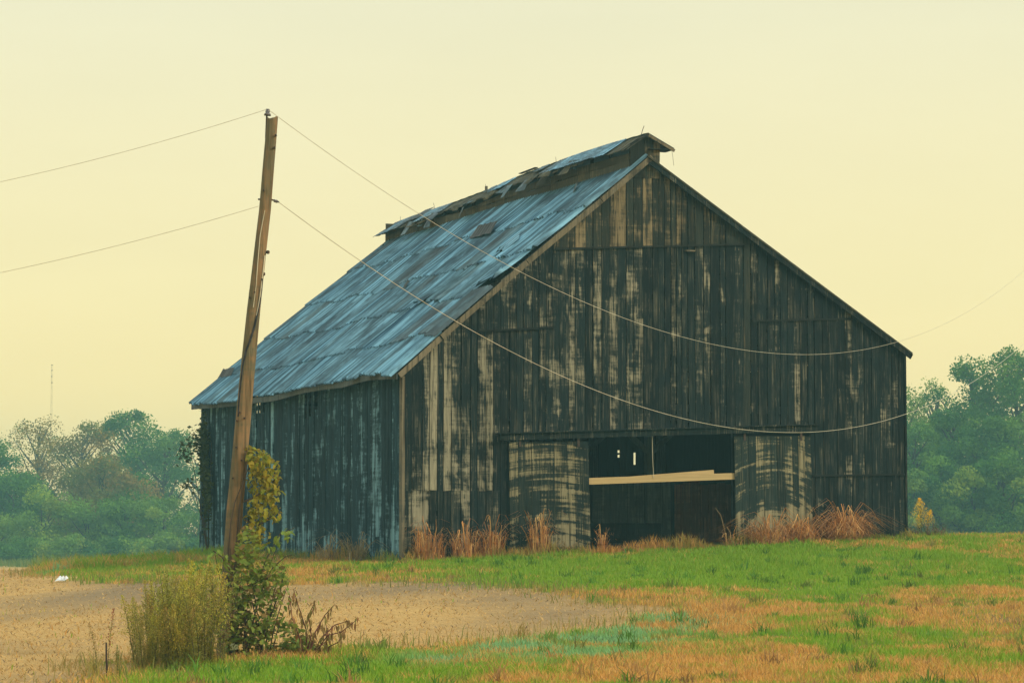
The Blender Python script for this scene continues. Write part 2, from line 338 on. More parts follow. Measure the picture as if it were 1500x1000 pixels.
def blades(name, x, y, h, w, lean, col, label, z0=None, seg=True, dirn=None):
    n = len(x); z = gz(x, y) if z0 is None else z0
    a = rng.uniform(0, 2 * np.pi, n); d = rng.uniform(0, 2 * np.pi, n) if dirn is None else dirn
    px, py = np.cos(a) * w / 2, np.sin(a) * w / 2; lx, ly = np.cos(d) * lean * h, np.sin(d) * lean * h
    c1 = np.sqrt(np.maximum(1 - lean ** 2, .03))
    b0 = np.c_[x - px, y - py, z - .01]; b1 = np.c_[x + px, y + py, z - .01]
    m0 = np.c_[x - px * .7 + lx * .35, y - py * .7 + ly * .35, z + h * c1 * .62]; m1 = np.c_[x + px * .7 + lx * .35, y + py * .7 + ly * .35, z + h * c1 * .62]
    tp = np.c_[x + lx, y + ly, z + h * c1]
    V = np.stack([b0, b1, m1, m0, tp], 1).reshape(-1, 3); o = np.arange(n)[:, None] * 5
    Fc = np.concatenate([o + [0, 1, 2], o + [0, 2, 3], o + [3, 2, 4]], 0)
    obj(name, mesh(name, V, Fc, M['blade'], False, np.repeat(col, 5, 0)), kind='stuff', label=label)
def scatter(n, y0, y1, pw=1.0, mg=.06):
    """random spots in the wedge of ground the photo shows, plus a margin to the sides"""
    y = (y0 ** pw + rng.random(n) * (y1 ** pw - y0 ** pw)) ** (1 / pw); return rng.uniform(-.1875 - mg, .1875 + mg, n) * y, y
def in_barn(x, y, m=.05):
    lx = (x - F0[0]) * BX[0] + (y - F0[1]) * BX[1]; ly = (x - F0[0]) * BY[0] + (y - F0[1]) * BY[1]
    return (lx > -m) & (lx < 14.5 + m) & (ly > -m) & (ly < 18.6)
x, y = scatter(620000, 26, 100, .9)
fm = fieldmask(x, y); dr = dryness(x, y); te = tealness(x, y); so_ = soilness(x, y)
keep = (rng.random(len(x)) > fm * .995) & ~in_barn(x, y) & (rng.random(len(x)) > so_ * .7)
x, y, dr, te = x[keep], y[keep], dr[keep], te[keep]; n = len(x)
k = np.clip((dr + rng.normal(0, .24, n) - .30) / .40, 0, 1)
green = lerp((.13, .33, .012), (.30, .40, .03), rng.random(n)); dryc = lerp((.72, .45, .13), (.58, .26, .06), rng.random(n))
dryc = lerp(dryc, (.24, .16, .07), (rng.random(n) < .2) * .8)
mid_ = lerp(np.array([.22, .36, .02]), np.array([.66, .36, .08]), np.clip((dr - .25) / .5, 0, 1)); col = lerp(lerp(green, dryc, k), mid_, rng.random(n) * .85); col = lerp(col, (.25, .47, .20), te * .95 * (k < .8))
tall = fbm(x, y, 1.3, 51)
h = (.03 + .17 * tall ** 1.6) * rng.uniform(.6, 1.35, n) * (1 + .5 * (y > 60)); h = np.where(k > .6, h * 1.05, h)
strip = (x < -3.2) & (y > 76); h = np.where(strip, h * 2.0, h)
le = rng.uniform(.15, .75, n); le = np.where(k > .6, rng.uniform(.35, .92, n), le)
wdt = rng.uniform(.010, .020, n) * (1 + np.maximum(y - 40, 0) / 40)
g = k < .5
blades('green_grass', x[g], y[g], h[g], wdt[g], le[g], col[g], 'short green grass around the barn')
blades('dry_grass', x[~g], y[~g], h[~g], wdt[~g], le[~g], col[~g], 'short orange brown dried grass in patches')
# scattered low weeds and dead tufts that break up the turf
x, y = scatter(750, 28, 80, .9); kk = (fieldmask(x, y) < .6) & ~in_barn(x, y, .3); x, y = x[kk], y[kk]; m = 26
dd = dryness(x, y); X2 = np.repeat(x, m) + rng.normal(0, .07, len(x) * m); Y2 = np.repeat(y, m) + rng.normal(0, .07, len(x) * m); hs = np.repeat(rng.uniform(.08, .30, len(x)), m) * rng.uniform(.4, 1.1, len(x) * m)
cw = lerp((.11, .25, .025), (.42, .24, .08), np.clip(dd * 1.6 - .4 + rng.normal(0, .25, len(x)), 0, 1)); cw = np.repeat(cw * rng.uniform(.6, 1.2, (len(x), 1)), m, 0)
blades('weed_tufts', X2, Y2, hs, rng.uniform(.012, .024, len(X2)) * (1 + np.maximum(Y2 - 40, 0) / 40), rng.uniform(.2, .85, len(X2)), cw, 'scattered darker weeds and dead tufts in the turf')
# taller rough fringe where the grass meets the bare field, and along the barn walls
x, y = scatter(60000, 28, 98, .9); d = sdpoly(x, y, FIELD); kk = (np.abs(d) < .9) & (rng.random(len(x)) < np.clip(fbm(x, y, 1.2, 61) * 3.2 - 1.1, 0, 1)) & ~in_barn(x, y)
x, y = x[kk], y[kk]; n = len(x)
col = lerp((.15, .20, .03), (.42, .28, .10), np.clip(dryness(x, y) + rng.normal(0, .25, n), 0, 1))
blades('rough_grass', x, y, rng.uniform(.08, .26, n), rng.uniform(.010, .018, n) * (1 + np.maximum(y - 40, 0) / 40), rng.uniform(.1, .6, n), col, 'taller rough grass along the edge of the bare field')
xs_, ys_ = [], []
for a, b, m in (((-.1, -.25), (14.6, -.25), 6000), ((-.25, 0), (-.25, 18.6), 2600)):
    tt = rng.random(m); lx = a[0] + (b[0] - a[0]) * tt + rng.normal(0, .18, m) * (a[0] == b[0]); ly = a[1] + (b[1] - a[1]) * tt - np.abs(rng.normal(0, .22, m)) * (a[0] != b[0])
    lx = np.where(lx > -.06, np.where(a[0] == b[0], -.06 - rng.random(m) * .3, lx), lx)
    xs_.append(F0[0] + BX[0] * lx + BY[0] * ly); ys_.append(F0[1] + BX[1] * lx + BY[1] * ly)
x = np.concatenate(xs_); y = np.concatenate(ys_); n = len(x)
col = lerp((.14, .22, .03), (.62, .32, .08), np.clip(.25 - .3 * (x < F0[0] - .1) + fbm(x, y, 1.5, 71) * 1.8 - .5 + rng.normal(0, .2, n), 0, 1))
fh = np.clip(fbm(x, y, .9, 77) * 2.2 - .55, .1, 1.2)
blades('wall_foot_grass', x, y, rng.uniform(.10, .42, n) * (.25 + fh), rng.uniform(.015, .03, n), rng.uniform(.1, .6, n), col, 'uneven grass growing along the foot of the barn walls')
# straw and stalk litter lying on the harvested field
x, y = scatter(150000, 26, 130, .7, .04); fm = fieldmask(x, y); kk = rng.random(len(x)) < .8 * fm * (1 - .62 * soilness(x, y)); x, y = x[kk], y[kk]; n = len(x)
col = lerp((.66, .42, .15), (.45, .285, .105), rng.random(n)); col = lerp(col, (.24, .175, .10), (rng.random(n) < .08) * 1.)
blades('straw_stubble', x, y, rng.uniform(.05, .16, n), rng.uniform(.012, .024, n) * (1 + np.maximum(y - 40, 0) / 45), rng.uniform(.88, .998, n), col, 'pale cut straw and stubble lying on the harvested field')
# tall weeds at the far edge of the field in front of the wood
x, y = scatter(30000, 110, 290, 1., .03); kk = (sdpoly(x, y, FIELD) < .5) & ((x < -.1 * y) | (x > .125 * y)); x, y = x[kk], y[kk]; n = len(x)
col = lerp((.09, .18, .03), (.20, .22, .05), rng.random(n))
blades('tall_weeds', x, y, rng.uniform(.3, .9, n), rng.uniform(.06, .12, n), rng.uniform(.1, .5, n), col, 'tall green weeds between the field and the wood')
# ================================================================== BARN (local axes: X along the front wall, Y back along the side wall, Z up)
barn = empty('barn', F0, PHI, label='large weathered black wooden barn with rusty tin roof and ridge vent', cat='barn')
def gl(x, y):
    p = wpt(x, y, 0); return float(gz(p[0], p[1])) - F0[2]
RK = (6.72, 10.68); EL = (-.29, 4.84); ER = (14.68, 5.67)
def zroof(x): return EL[1] + (x - EL[0]) * (RK[1] - EL[1]) / (RK[0] - EL[0]) if x < RK[0] else RK[1] + (x - RK[0]) * (ER[1] - RK[1]) / (ER[0] - RK[0])
WEAR = [(900, 300, 45, 70, .42), (925, 290, 14, 60, .3), (990, 300, 50, 60, .30), (840, 348, 22, 16, .55), (842, 470, 16, 110, .5), (880, 470, 20, 80, .25), (640, 590, 34, 60, .5), (665, 620, 16, 70, .35), (720, 540, 10, 70, .5), (690, 640, 40, 36, .25), (622, 745, 18, 34, .75),
        (690, 728, 40, 8, .65), (640, 720, 60, 6, .3), (680, 800, 80, 26, .4), (770, 450, 40, 60, .12), (1000, 400, 60, 60, .10), (1040, 480, 12, 80, .25), (1255, 570, 13, 70, .5), (1310, 640, 14, 60, .30), (1228, 745, 14, 20, .7), (900, 520, 20, 90, .25),
        (760, 610, 50, 20, .15), (606, 660, 12, 90, .35), (600, 560, 10, 40, .2), (1100, 500, 50, 160, -.14), (1180, 560, 60, 80, -.12), (1000, 590, 80, 50, -.12), (1170, 520, 10, 40, .25), (1010, 600, 8, 60, .2), (975, 390, 40, 14, .2), (800, 560, 30, 60, .1), (1290, 740, 30, 40, -.2)]
WEARX = [(*front(u, v), ru / 54., rv / 54., a) for u, v, ru, rv, a in WEAR]
def wearfront(x, z): return .36 - .010 * x + .48 * sum(a * math.exp(-((x - p) / r) ** 2 - ((z - q) / s) ** 2) for p, q, r, s, a in WEARX)
def wearside(y, z): return .42 + .18 * math.sin(y * 1.7 + .6) * math.sin(z * 1.1 + y) - .03 * (z > 3.2) + .22 * (z < .9)
def board(name, parent, mat, a0, a1, b0, b1, t0, t1, wear, axis='x', nseg=5, chip=0.):
    """one upright board from b0 (pair: bottom at each edge) to b1 (top at each edge), between t0 and t1 through the wall"""
    V, W_ = [], []
    tl = random.gauss(0, .006); wa = random.gauss(0, .004)
    wr = random.gauss(0, .16)
    for i in range(nseg + 1):
        f = i / nseg
        zl = b0[0] + (b1[0] - b0[0]) * f; zr = b0[1] + (b1[1] - b0[1]) * f
        if i == 0: zl += random.uniform(-1, 1) * chip; zr += random.uniform(-1, 1) * chip
        sx = tl * (f - .5) * 2 + random.gauss(0, .0015); dt = wa * f
        for a, tt, z in ((a0, t0, zl), (a1, t0, zr), (a1, t1, zr), (a0, t1, zl)):
            V.append((a + sx, tt + dt, z) if axis == 'x' else (tt + dt, a + sx, z))
            W_.append(wear(a, z) + wr + random.gauss(0, .05))
    Fc = []
    for i in range(nseg):
        o = i * 4
        for k in range(4): Fc.append((o + k, o + (k + 1) % 4, o + 4 + (k + 1) % 4, o + 4 + k))
    o = nseg * 4; Fc += [(3, 2, 1, 0), (o, o + 1, o + 2, o + 3)]
    if axis == 'y': Fc = [f[::-1] for f in Fc]
    return obj(name, mesh(name, V, Fc, mat, fl=W_), parent)
def wbox(mb): return [.25] * len(mb.V)
def build_w(mb, name, mat, parent, wear=.3, **k):
    return obj(name, mesh(name, mb.V, mb.F, mat, fl=[wear + random.gauss(0, .05) for _ in mb.V]), parent, **k)
# --- front wall: nailers and posts, then the boards in their tiers
fw = MB()
for x0 in (.02, 2.6, 4.82, 9.42, 11.9, 14.3): fw.box(x0, x0 + .18, .05, .25, gl(x0, .2) - .1, min(zroof(x0), zroof(x0 + .18)) - .25)
for z in (1.2, 2.9): fw.box(.2, 4.82, .04, .10, z, z + .14); fw.box(9.6, 14.3, .04, .10, z + .35, z + .49)
for z in (3.5, 4.6, 5.8, 6.9, 8.0, 9.1):
    a = EL[0] + (z - EL[1]) / .833 + .5; b = RK[0] + (RK[1] - z) / .627 - .6
    fw.box(max(.2, a), min(14.3, b), .04, .10, z, z + .14)
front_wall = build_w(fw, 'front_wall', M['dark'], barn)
x = 0.0
while x < 14.42:
    w = random.choice((.17, .19, .20, .22, .25, .28)) * random.uniform(.93, 1.07)
    if x + w > 14.42: w = 14.52 - x
    a0, a1 = x + random.uniform(.002, .012), x + w - random.choice((.004, .008, .012, .02)); xc = x + w / 2
    top = lambda a: zroof(a) - .03
    zh = 3.30 + .042 * (xc - 2.67)
    zb = zh if 3.05 < xc < 11.45 else gl(xc, 0) - .06
    br = []
    if xc < 2.75: br.append(1.88 + .01 * xc)
    if xc > 11.6: br.append(2.34 + .02 * (xc - 11.6))
    if 1.95 < xc < 4.12: br.append(5.95 + .08 * (xc - 2.0))
    elif 4.12 <= xc < 9.75: br.append(8.16 + .062 * (xc - 4.2))
    elif 9.85 < xc < 13.0: br.append(6.46 + .046 * (xc - 9.86))
    ed = [zb] + [b for b in br if b < top(xc) - .25] + [None]
    for i in range(len(ed) - 1):
        lo = ed[i]; hi = ed[i + 1]
        pr = -.002 - .018 * i + random.uniform(-.004, .004)
        lo2 = lo - (.05 if i else 0)
        if hi is None: tp = (top(a0), top(a1))
        else: tp = (hi, hi)
        if tp[0] - lo2 < .1 or tp[1] - lo2 < .06: tp = (max(tp[0], lo2 + .1), max(tp[1], lo2 + .06))
        mt = M['gable'] if (hi is None and 4.12 <= xc < 9.75) else M['front']
        board('board', front_wall, mt, a0, a1, (lo2, lo2), tp, pr - .026, pr, wearfront, 'x', 5, .015)
    x += w
# drip strips at the tier breaks
for pts in (((4.15, 8.15), (9.75, 8.50)), ((1.95, 5.94), (4.1, 6.11)), ((9.86, 6.45), (12.95, 6.60)), ((11.65, 2.34), (14.5, 2.40))):
    b = MB(); (xa, za), (xb, zb) = pts; b.bar((xa, -.075, za - .035), (xb, -.075, zb - .035), .03, .05); build_w(b, 'drip_strip', M['dark'], front_wall, .25)
b = MB(); b.box(-.075, -.005, -.085, -.03, gl(0, 0) - .05, 4.72); b.box(-.075, -.05, -.03, .12, gl(0, 0) - .05, 4.72); build_w(b, 'corner_board', M['trim'], barn, .55)
b = MB(); b.box(14.53, 14.58, -.075, .1, gl(14.5, 0) - .05, 5.70); build_w(b, 'corner_board', M['front'], barn, .15)
# small hatch shelf under the gable line
b = MB(); sx, sz = front(1008, 367); b.box(sx - .13, sx + .13, -.16, -.05, sz - .035, sz); build_w(b, 'ledge', M['trim'], front_wall, .6)
b = MB(); b.box(sx - .03, sx + .06, -.062, -.05, sz + .01, sz + .13); build_w(b, 'notch', M['dark'], front_wall, -.3)
# --- door track, sliding doors, the opening
tk = MB(); tk.bar((2.55, -.16, 3.21), (11.75, -.16, 3.585), .10, .17); tk.bar((2.5, -.20, 3.305), (11.8, -.20, 3.68), .20, .03)
build_w(tk, 'door_track', M['front'], barn, .22)
def door(xl, xr, zb, zt, tilt, mat, wf):
    d = MB(); w = xr - xl; h = zt - zb
    for z in (.18, h / 2, h - .25): d.box(.03, w - .03, .03, .06, z, z + .14)
    o = build_w(d, 'sliding_door', M['dark'], barn); o.location = (xl, -.12, zb); o.rotation_euler.y = tilt
    n = 11; e = np.cumsum(np.r_[0, rng.uniform(.8, 1.2, n)]); e = e / e[-1] * w
    for i in range(n):
        dz = random.uniform(-.02, .02)
        board('board', o, mat, e[i] + .004, e[i + 1] - .004, (dz, dz), (h + random.uniform(-.01, .01),) * 2, 0, .028, wf, 'x', 6, .02)
    for xx in (.3, w - .3):
        r = MB(); r.box(xx - .03, xx + .03, -.02, -.001, h - .12, h + .16); r.build('hanger', M['iron'], o)
    return o
dl = door(2.86, 5.10, .20, 3.10, -.012, M['door'], lambda x, z: .36 + (.30 if z < .75 and x > .9 else 0) + .3 * math.exp(-((z - 1.55) / .45) ** 2 - ((x - 1.6) / .7) ** 2) + .15 * math.exp(-((z - 2.3) / .2) ** 2))
dr_ = door(9.32, 11.62, .66, 3.33, -.012, M['doorr'], lambda x, z: .38 + (.85 if z < .62 + .25 * math.sin(x * 1.5) else 0) - (.28 if .9 < z < 1.25 else 0) + .25 * math.exp(-((z - 1.8) / .35) ** 2))
bm = MB(); bm.bar((4.9, -.02, 2.10), (9.45, -.02, 2.28), .06, .17); bo = build_w(bm, 'wooden_beam', M['beam'], None, .5, label='pale new timber rail barring the open barn doorway', cat='timber')
bo.location = F0; bo.rotation_euler.z = PHI
bm = MB(); bm.bar((5.6, .05, 2.12), (8.75, .05, 2.375), .05, .13); bo = build_w(bm, 'wooden_beam', M['beam'], None, .3, label='shorter plank lying behind the pale rail in the doorway', cat='plank')
bo.location = F0; bo.rotation_euler.z = PHI
wr_ = MB(); wx = front(954, 640)[0]; wr_.tube([(wx, -.06, 3.3), (wx + .01, -.06, 2.7), (wx + .03, -.08, 2.2)], .009, 4); wr_.build('hanging_wire', M['wire'], barn)
# --- side wall
sw = MB()
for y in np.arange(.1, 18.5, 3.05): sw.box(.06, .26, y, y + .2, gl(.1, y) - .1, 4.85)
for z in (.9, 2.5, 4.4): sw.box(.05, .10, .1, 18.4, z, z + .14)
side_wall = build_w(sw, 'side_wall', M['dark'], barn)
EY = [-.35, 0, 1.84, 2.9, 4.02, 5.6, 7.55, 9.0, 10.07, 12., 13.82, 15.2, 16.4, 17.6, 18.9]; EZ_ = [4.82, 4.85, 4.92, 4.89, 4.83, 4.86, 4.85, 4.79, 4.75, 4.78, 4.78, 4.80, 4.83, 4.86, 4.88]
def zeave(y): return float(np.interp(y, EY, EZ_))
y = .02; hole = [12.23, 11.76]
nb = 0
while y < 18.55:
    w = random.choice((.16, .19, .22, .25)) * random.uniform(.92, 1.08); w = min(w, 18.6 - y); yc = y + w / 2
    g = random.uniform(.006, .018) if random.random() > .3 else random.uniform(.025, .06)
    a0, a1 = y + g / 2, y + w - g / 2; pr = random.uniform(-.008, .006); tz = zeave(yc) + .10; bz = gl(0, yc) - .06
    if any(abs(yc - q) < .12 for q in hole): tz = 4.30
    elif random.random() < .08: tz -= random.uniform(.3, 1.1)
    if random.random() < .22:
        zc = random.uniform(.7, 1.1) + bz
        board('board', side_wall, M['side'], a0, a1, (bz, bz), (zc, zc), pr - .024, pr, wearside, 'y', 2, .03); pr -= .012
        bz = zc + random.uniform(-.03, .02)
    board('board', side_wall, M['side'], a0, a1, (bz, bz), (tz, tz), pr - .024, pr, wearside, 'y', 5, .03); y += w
# --- back and right walls, seen only through gaps: joined boards
def joined(name, axis, a_end, tt, topf, skip):
    V, Fc = [], []; a = 0.
    while a < a_end:
        w = random.uniform(.18, .26); a1 = min(a + w, a_end) - .006
        segs = [(-.3, topf(a + w / 2))]
        for (s0, s1, h0, h1) in skip:
            if a + w / 2 > s0 and a + w / 2 < s1: segs = [(-.3, h0), (h1, topf(a + w / 2))]
        for z0, z1 in segs:
            o = len(V); P = [(a, tt), (a1, tt), (a1, tt + .026), (a, tt + .026)]
            for z in (z0, z1): V += [(p, q, z) if axis == 'x' else (q, p, z) for p, q in P]
            Fc += [tuple(i + o for i in f) for f in BOXF]
        a += w
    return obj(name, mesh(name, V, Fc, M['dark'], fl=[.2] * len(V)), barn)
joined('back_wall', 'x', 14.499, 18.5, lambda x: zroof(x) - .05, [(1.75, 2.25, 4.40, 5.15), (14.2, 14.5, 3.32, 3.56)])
joined('right_wall', 'y', 18.527, 14.5, lambda y: 5.65, [(17.36, 17.5, 3.05, 3.45), (16.5, 16.62, 3.28, 3.42), (15.2, 15.3, 3.1, 3.2)])
pb_ = MB(); pb_.box(14.1, 14.40, 18.47, 18.49, 3.25, 3.6); pb_.box(14.4, 14.49, 18.47, 18.49, 3.41, 3.47); build_w(pb_, 'patch_board', M['dark'], barn, .2)
# --- inside: posts, braces, loft beams, stall boards, dirt floor trough
it = MB()
for yy in (5.0, 10., 15.):
    for xx in (4.6, 9.15, 11.9):
        p = MB(); p.box(xx, xx + .22, yy, yy + .22, gl(xx, yy) - .1, zroof(xx) - .6); build_w(p, 'post', M['stallgrey'], barn, .3)
    it.box(.2, 14.3, yy + .03, yy + .19, 4.2, 4.42); it.bar((9.26, yy + .1, 3.0), (10.7, yy + .1, 4.2), .12, .14); it.bar((9.26, yy + .1, 3.0), (7.9, yy + .1, 4.2), .12, .14)
build_w(it, 'loft_beam', M['stallgrey'], barn, .3)
st_ = MB()
for xx in np.arange(10.15, 14.3, .27):
    st_.box(xx, xx + .255, 5.3, 5.33, gl(xx, 5.3) - .05, 2.15 + .1 * random.random())
build_w(st_, 'stall_wall', M['stall'], barn, .4)
st_ = MB()
for xx in np.arange(7.6, 9.9, .27): st_.box(xx, xx + .255, 5.3, 5.33, gl(xx, 5.3) - .05, 2.2 + .1 * random.random())
build_w(st_, 'stall_wall', M['stallgrey'], barn, .4)
tr = MB(); tr.box(7.2, 9.1, 4.0, 4.05, .5, 1.05); tr.box(7.2, 9.1, 4.55, 4.6, .5, 1.05); tr.box(7.2, 7.25, 4.05, 4.55, .5, 1.05); tr.box(9.05, 9.1, 4.05, 4.55, .5, 1.05); tr.box(7.25, 9.05, 4.05, 4.55, .5, .55)
for xx in (7.25, 8.95):
    for yy in (4.02, 4.5): tr.box(xx, xx + .1, yy, yy + .08, gl(xx, yy) - .03, .498)
to = build_w(tr, 'feed_trough', M['dark'], None, .5, label='low dark wooden trough on the floor inside the barn doorway', cat='trough'); to.location = F0; to.rotation_euler.z = PHI
# --- roof
def roofp(s, y, h=0.):
    """left slope: s 0 at the eave, 1 at the ridge; y along the barn; h above the surface"""
    e = np.array([EL[0], y, zeave(y)]); r = np.array([RK[0], y, RK[1] - .02 * math.sin(y * .5) - .004 * y])
    p = e + (r - e) * s
    p[2] += .035 * math.sin(y * 1.3 + s * 5) * math.sin(s * 3.1) + (.03 * math.sin(y * .7 + 2)) * math.sin(s * 3.14)
    return p + np.array([-.64, 0, .768]) * h
rf = MB()
for s in (.03, .2, .4, .6, .8, .97):
    rf.tube([roofp(s, yy, -.09) for yy in np.linspace(-.1, 18.5, 16)], .06, 4)
for yy in np.arange(.3, 18.6, 1.5): rf.bar(roofp(.0, yy, -.2), roofp(.985, yy, -.2), .08, .14)
for yy in np.arange(.3, 18.6, 1.5): rf.bar((ER[0] - .1, yy, ER[1] - .12), (RK[0] + .1, yy, RK[1] - .22), .08, .14)
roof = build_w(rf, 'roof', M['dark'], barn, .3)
# the far slope, joined boards and tin in one
V = []; Fc = []; n = 75
for j in range(n):
    yy = -.17 + j * 18.85 / (n - 1)
    for s in (0, .5, 1):
        V.append((RK[0] + (ER[0] - RK[0]) * s, yy, RK[1] + (ER[1] - RK[1]) * s + (.018 if j % 2 else 0)))
for j in range(n - 1):
    for i in range(2): o = j * 3 + i; Fc.append((o, o + 1, o + 4, o + 3))
far = obj('far_slope_tin', mesh('far_slope_tin', V, Fc, M['tinold']), roof)
def sheet(name, parent, pf, s0, s1, y0, y1, mat, nw=4, amp=.040, lift=0., skew=0., rows=2, tear=0.):
    """one corrugated sheet; pf(s, y, h) is the surface it lies on"""
    nc = nw * 2 + 1; V = []; U = []
    for j in range(rows + 1):
        f = j / rows
        for i in range(nc):
            q = i / (nc - 1); s = s0 + (s1 - s0) * f; yy = y0 + (y1 - y0) * q + skew * (f - .5)
            if j == 0 and tear: s += random.uniform(0, tear)
            hh = .01 + (amp if i % 2 else -amp) + lift * (1 - f) ** 2
            V.append(tuple(pf(s, yy, hh))); U.append((yy, s * 9.1))
    Fc = [(j * nc + i, j * nc + i + 1, (j + 1) * nc + i + 1, (j + 1) * nc + i) for j in range(rows) for i in range(nc - 1)]
    me = mesh(name, V, [f[::-1] for f in Fc], mat)
    uv = me.uv_layers.new(name='UVMap'); 
    for lp in me.loops: uv.data[lp.index].uv = U[lp.vertex_index]
    return obj(name, me, parent)
NR = 5; SW = .685; ncol = 28
cuts = [0, .17, .37, .565, .775, 1.0]
for r in range(NR):
    y = -.2 + random.uniform(-.02, .0)
    for cix in range(ncol):
        s0 = cuts[r] - (.02 if r else .012) + random.gauss(0, .006); s1 = cuts[r + 1] + .004
        y0 = y; y1 = y + SW + .03; y += SW
        if y1 > 18.9: y1 = 18.9
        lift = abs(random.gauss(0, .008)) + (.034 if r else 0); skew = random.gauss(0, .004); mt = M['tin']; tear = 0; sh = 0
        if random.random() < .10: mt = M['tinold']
        if r == 2 and cix in (5, 6, 7): lift = (.10, .06, .16)[cix - 5]; skew = (.10, -.06, .12)[cix - 5]; y0 += .07; y1 -= (.34, .14, .2)[cix - 5]; tear = .02
        if r == 2 and cix == 3: y1 -= .2; lift = .06
        if r == 3 and cix in (3, 4): skew = .1; lift = .08
        if r == 2 and cix == 1: lift = .13; tear = .06; skew = .18
        if r == 2 and cix == 0: tear = .07; y0 += .42; skew = .16; lift = .10; s0 += .05
        if r == 4 and cix == 4: lift = .07; skew = .08
        if r == 3 and cix == 4: s0 += .035; tear = .03
        if r == 3 and cix == 0: tear = .03; y0 += .14
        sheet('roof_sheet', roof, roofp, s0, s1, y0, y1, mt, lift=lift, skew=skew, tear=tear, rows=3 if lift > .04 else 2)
def flap(u, v, w, l, rot, tilt, mat, name='loose_sheet', hgt=.03):
    """a torn sheet lying on the slope where the sight line meets it"""
    best = min(((np.hypot(*(np.array(PX(roofp(s, yy))) - (u, v))), s, yy) for s in np.linspace(0, 1, 60) for yy in np.linspace(0, 18.6, 120)))
    _, s, yy = best; c = roofp(s, yy, hgt); e1 = np.array([0, 1., 0]); e2 = np.array([.768, 0, .64]); nn = np.array([-.64, 0, .768])
    a = e1 * math.cos(rot) + e2 * math.sin(rot); b = -e1 * math.sin(rot) + e2 * math.cos(rot); b = b * math.cos(tilt) + nn * math.sin(tilt)
    V = []; U = []; nc = 15; rows = 3
    for j in range(rows + 1):
        for i in range(nc):
            q = i / (nc - 1) - .5; f = j / rows; rag = random.uniform(0, .06) if j in (0, rows) else 0
            p = c + a * q * w * (1 - .15 * f) + b * (l * f + rag) + nn * ((.012 if i % 2 else 0) + .25 * tilt * l * f * f * (q + .5))
            V.append(tuple(p)); U.append((q * w, f * l))
    Fc = [(j * nc + i, j * nc + i + 1, (j + 1) * nc + i + 1, (j + 1) * nc + i) for j in range(rows) for i in range(nc - 1)]
    me = mesh(name, V, Fc, mat); uv = me.uv_layers.new(name='UVMap')
    for lp in me.loops: uv.data[lp.index].uv = U[lp.vertex_index]
    return obj(name, me, roof)
def PX(p):
    p = wpt(*p) - CAM; zc = p[1] * math.cos(TH) + p[2] * math.sin(TH); yc = -p[1] * math.sin(TH) + p[2] * math.cos(TH)
    return 750 + FPX * p[0] / zc, 500 - FPX * yc / zc
flap(704, 352, 1.7, .45, .0, .25, M['tinrust'], hgt=.08)
flap(738, 368, .95, .6, .5, .05, M['tin'], hgt=.09)
flap(328, 556, 1.5, .3, .0, .35, M['tinrust'], hgt=.03)
flap(843, 282, .5, .25, .6, .5, M['tinrust'], hgt=.05)
flap(365, 514, .7, .4, .3, .4, M['tinrust'], hgt=.05)
flap(592, 424, .5, .25, .4, .3, M['tinrust'], hgt=.05)
# bargeboards, rake of the far slope, eave boards
def rake(pts, mat, name, dz=.17, th=.03, wear=.5, y=-.2):
    b = MB()
    for (xa, za), (xb, zb) in zip(pts[:-1], pts[1:]): b.bar((xa, y, za), (xb, y, zb), th, dz, (0, 0, 1))
    return build_w(b, name, mat, roof, wear)
N = 4
def lpt(s, h): p = roofp(s, -.2, h); return (p[0], p[2])
for k, (sa, sb) in enumerate(((0, .16), (.165, .5), (.503, .80), (.802, 1.01))):
    rake([lpt(sa, -.125 - .02 * (k == 0)), lpt(sb, -.125)], M['trim'], 'bargeboard', .14, .035, .55)
for sa, sb in ((0, .35), (.352, .7), (.702, 1.0)):
    q = lambda s: (RK[0] + (ER[0] - RK[0]) * s + .0, RK[1] + (ER[1] - RK[1]) * s - .10)
    rake([q(sa), q(sb)], M['front'], 'bargeboard', .15, .035, .2)
    q2 = lambda s: (RK[0] + (ER[0] - RK[0]) * s, RK[1] + (ER[1] - RK[1]) * s - .012)
    rake([q2(sa), q2(sb)], M['sheath'], 'rake_strip', .045, .09, .2, -.20)
for ya, yb in ((-.2, 1.75), (1.78, 6.5), (6.52, 13.7), (13.72, 16.2), (16.22, 18.75)):
    b = MB(); m = 8
    for i in range(m):
        y0, y1 = ya + (yb - ya) * i / m, ya + (yb - ya) * (i + 1) / m
        b.bar((EL[0] + .03, y0, zeave(y0) - .125), (EL[0] + .03, y1, zeave(y1) - .125), .035, .16)
    build_w(b, 'eave_board', M['greytrim'], roof, .4)
b = MB(); b.bar(roofp(0, 18.8, -.1), roofp(1, 18.8, -.1), .03, .16); build_w(b, 'far_bargeboard', M['dark'], roof, .3)
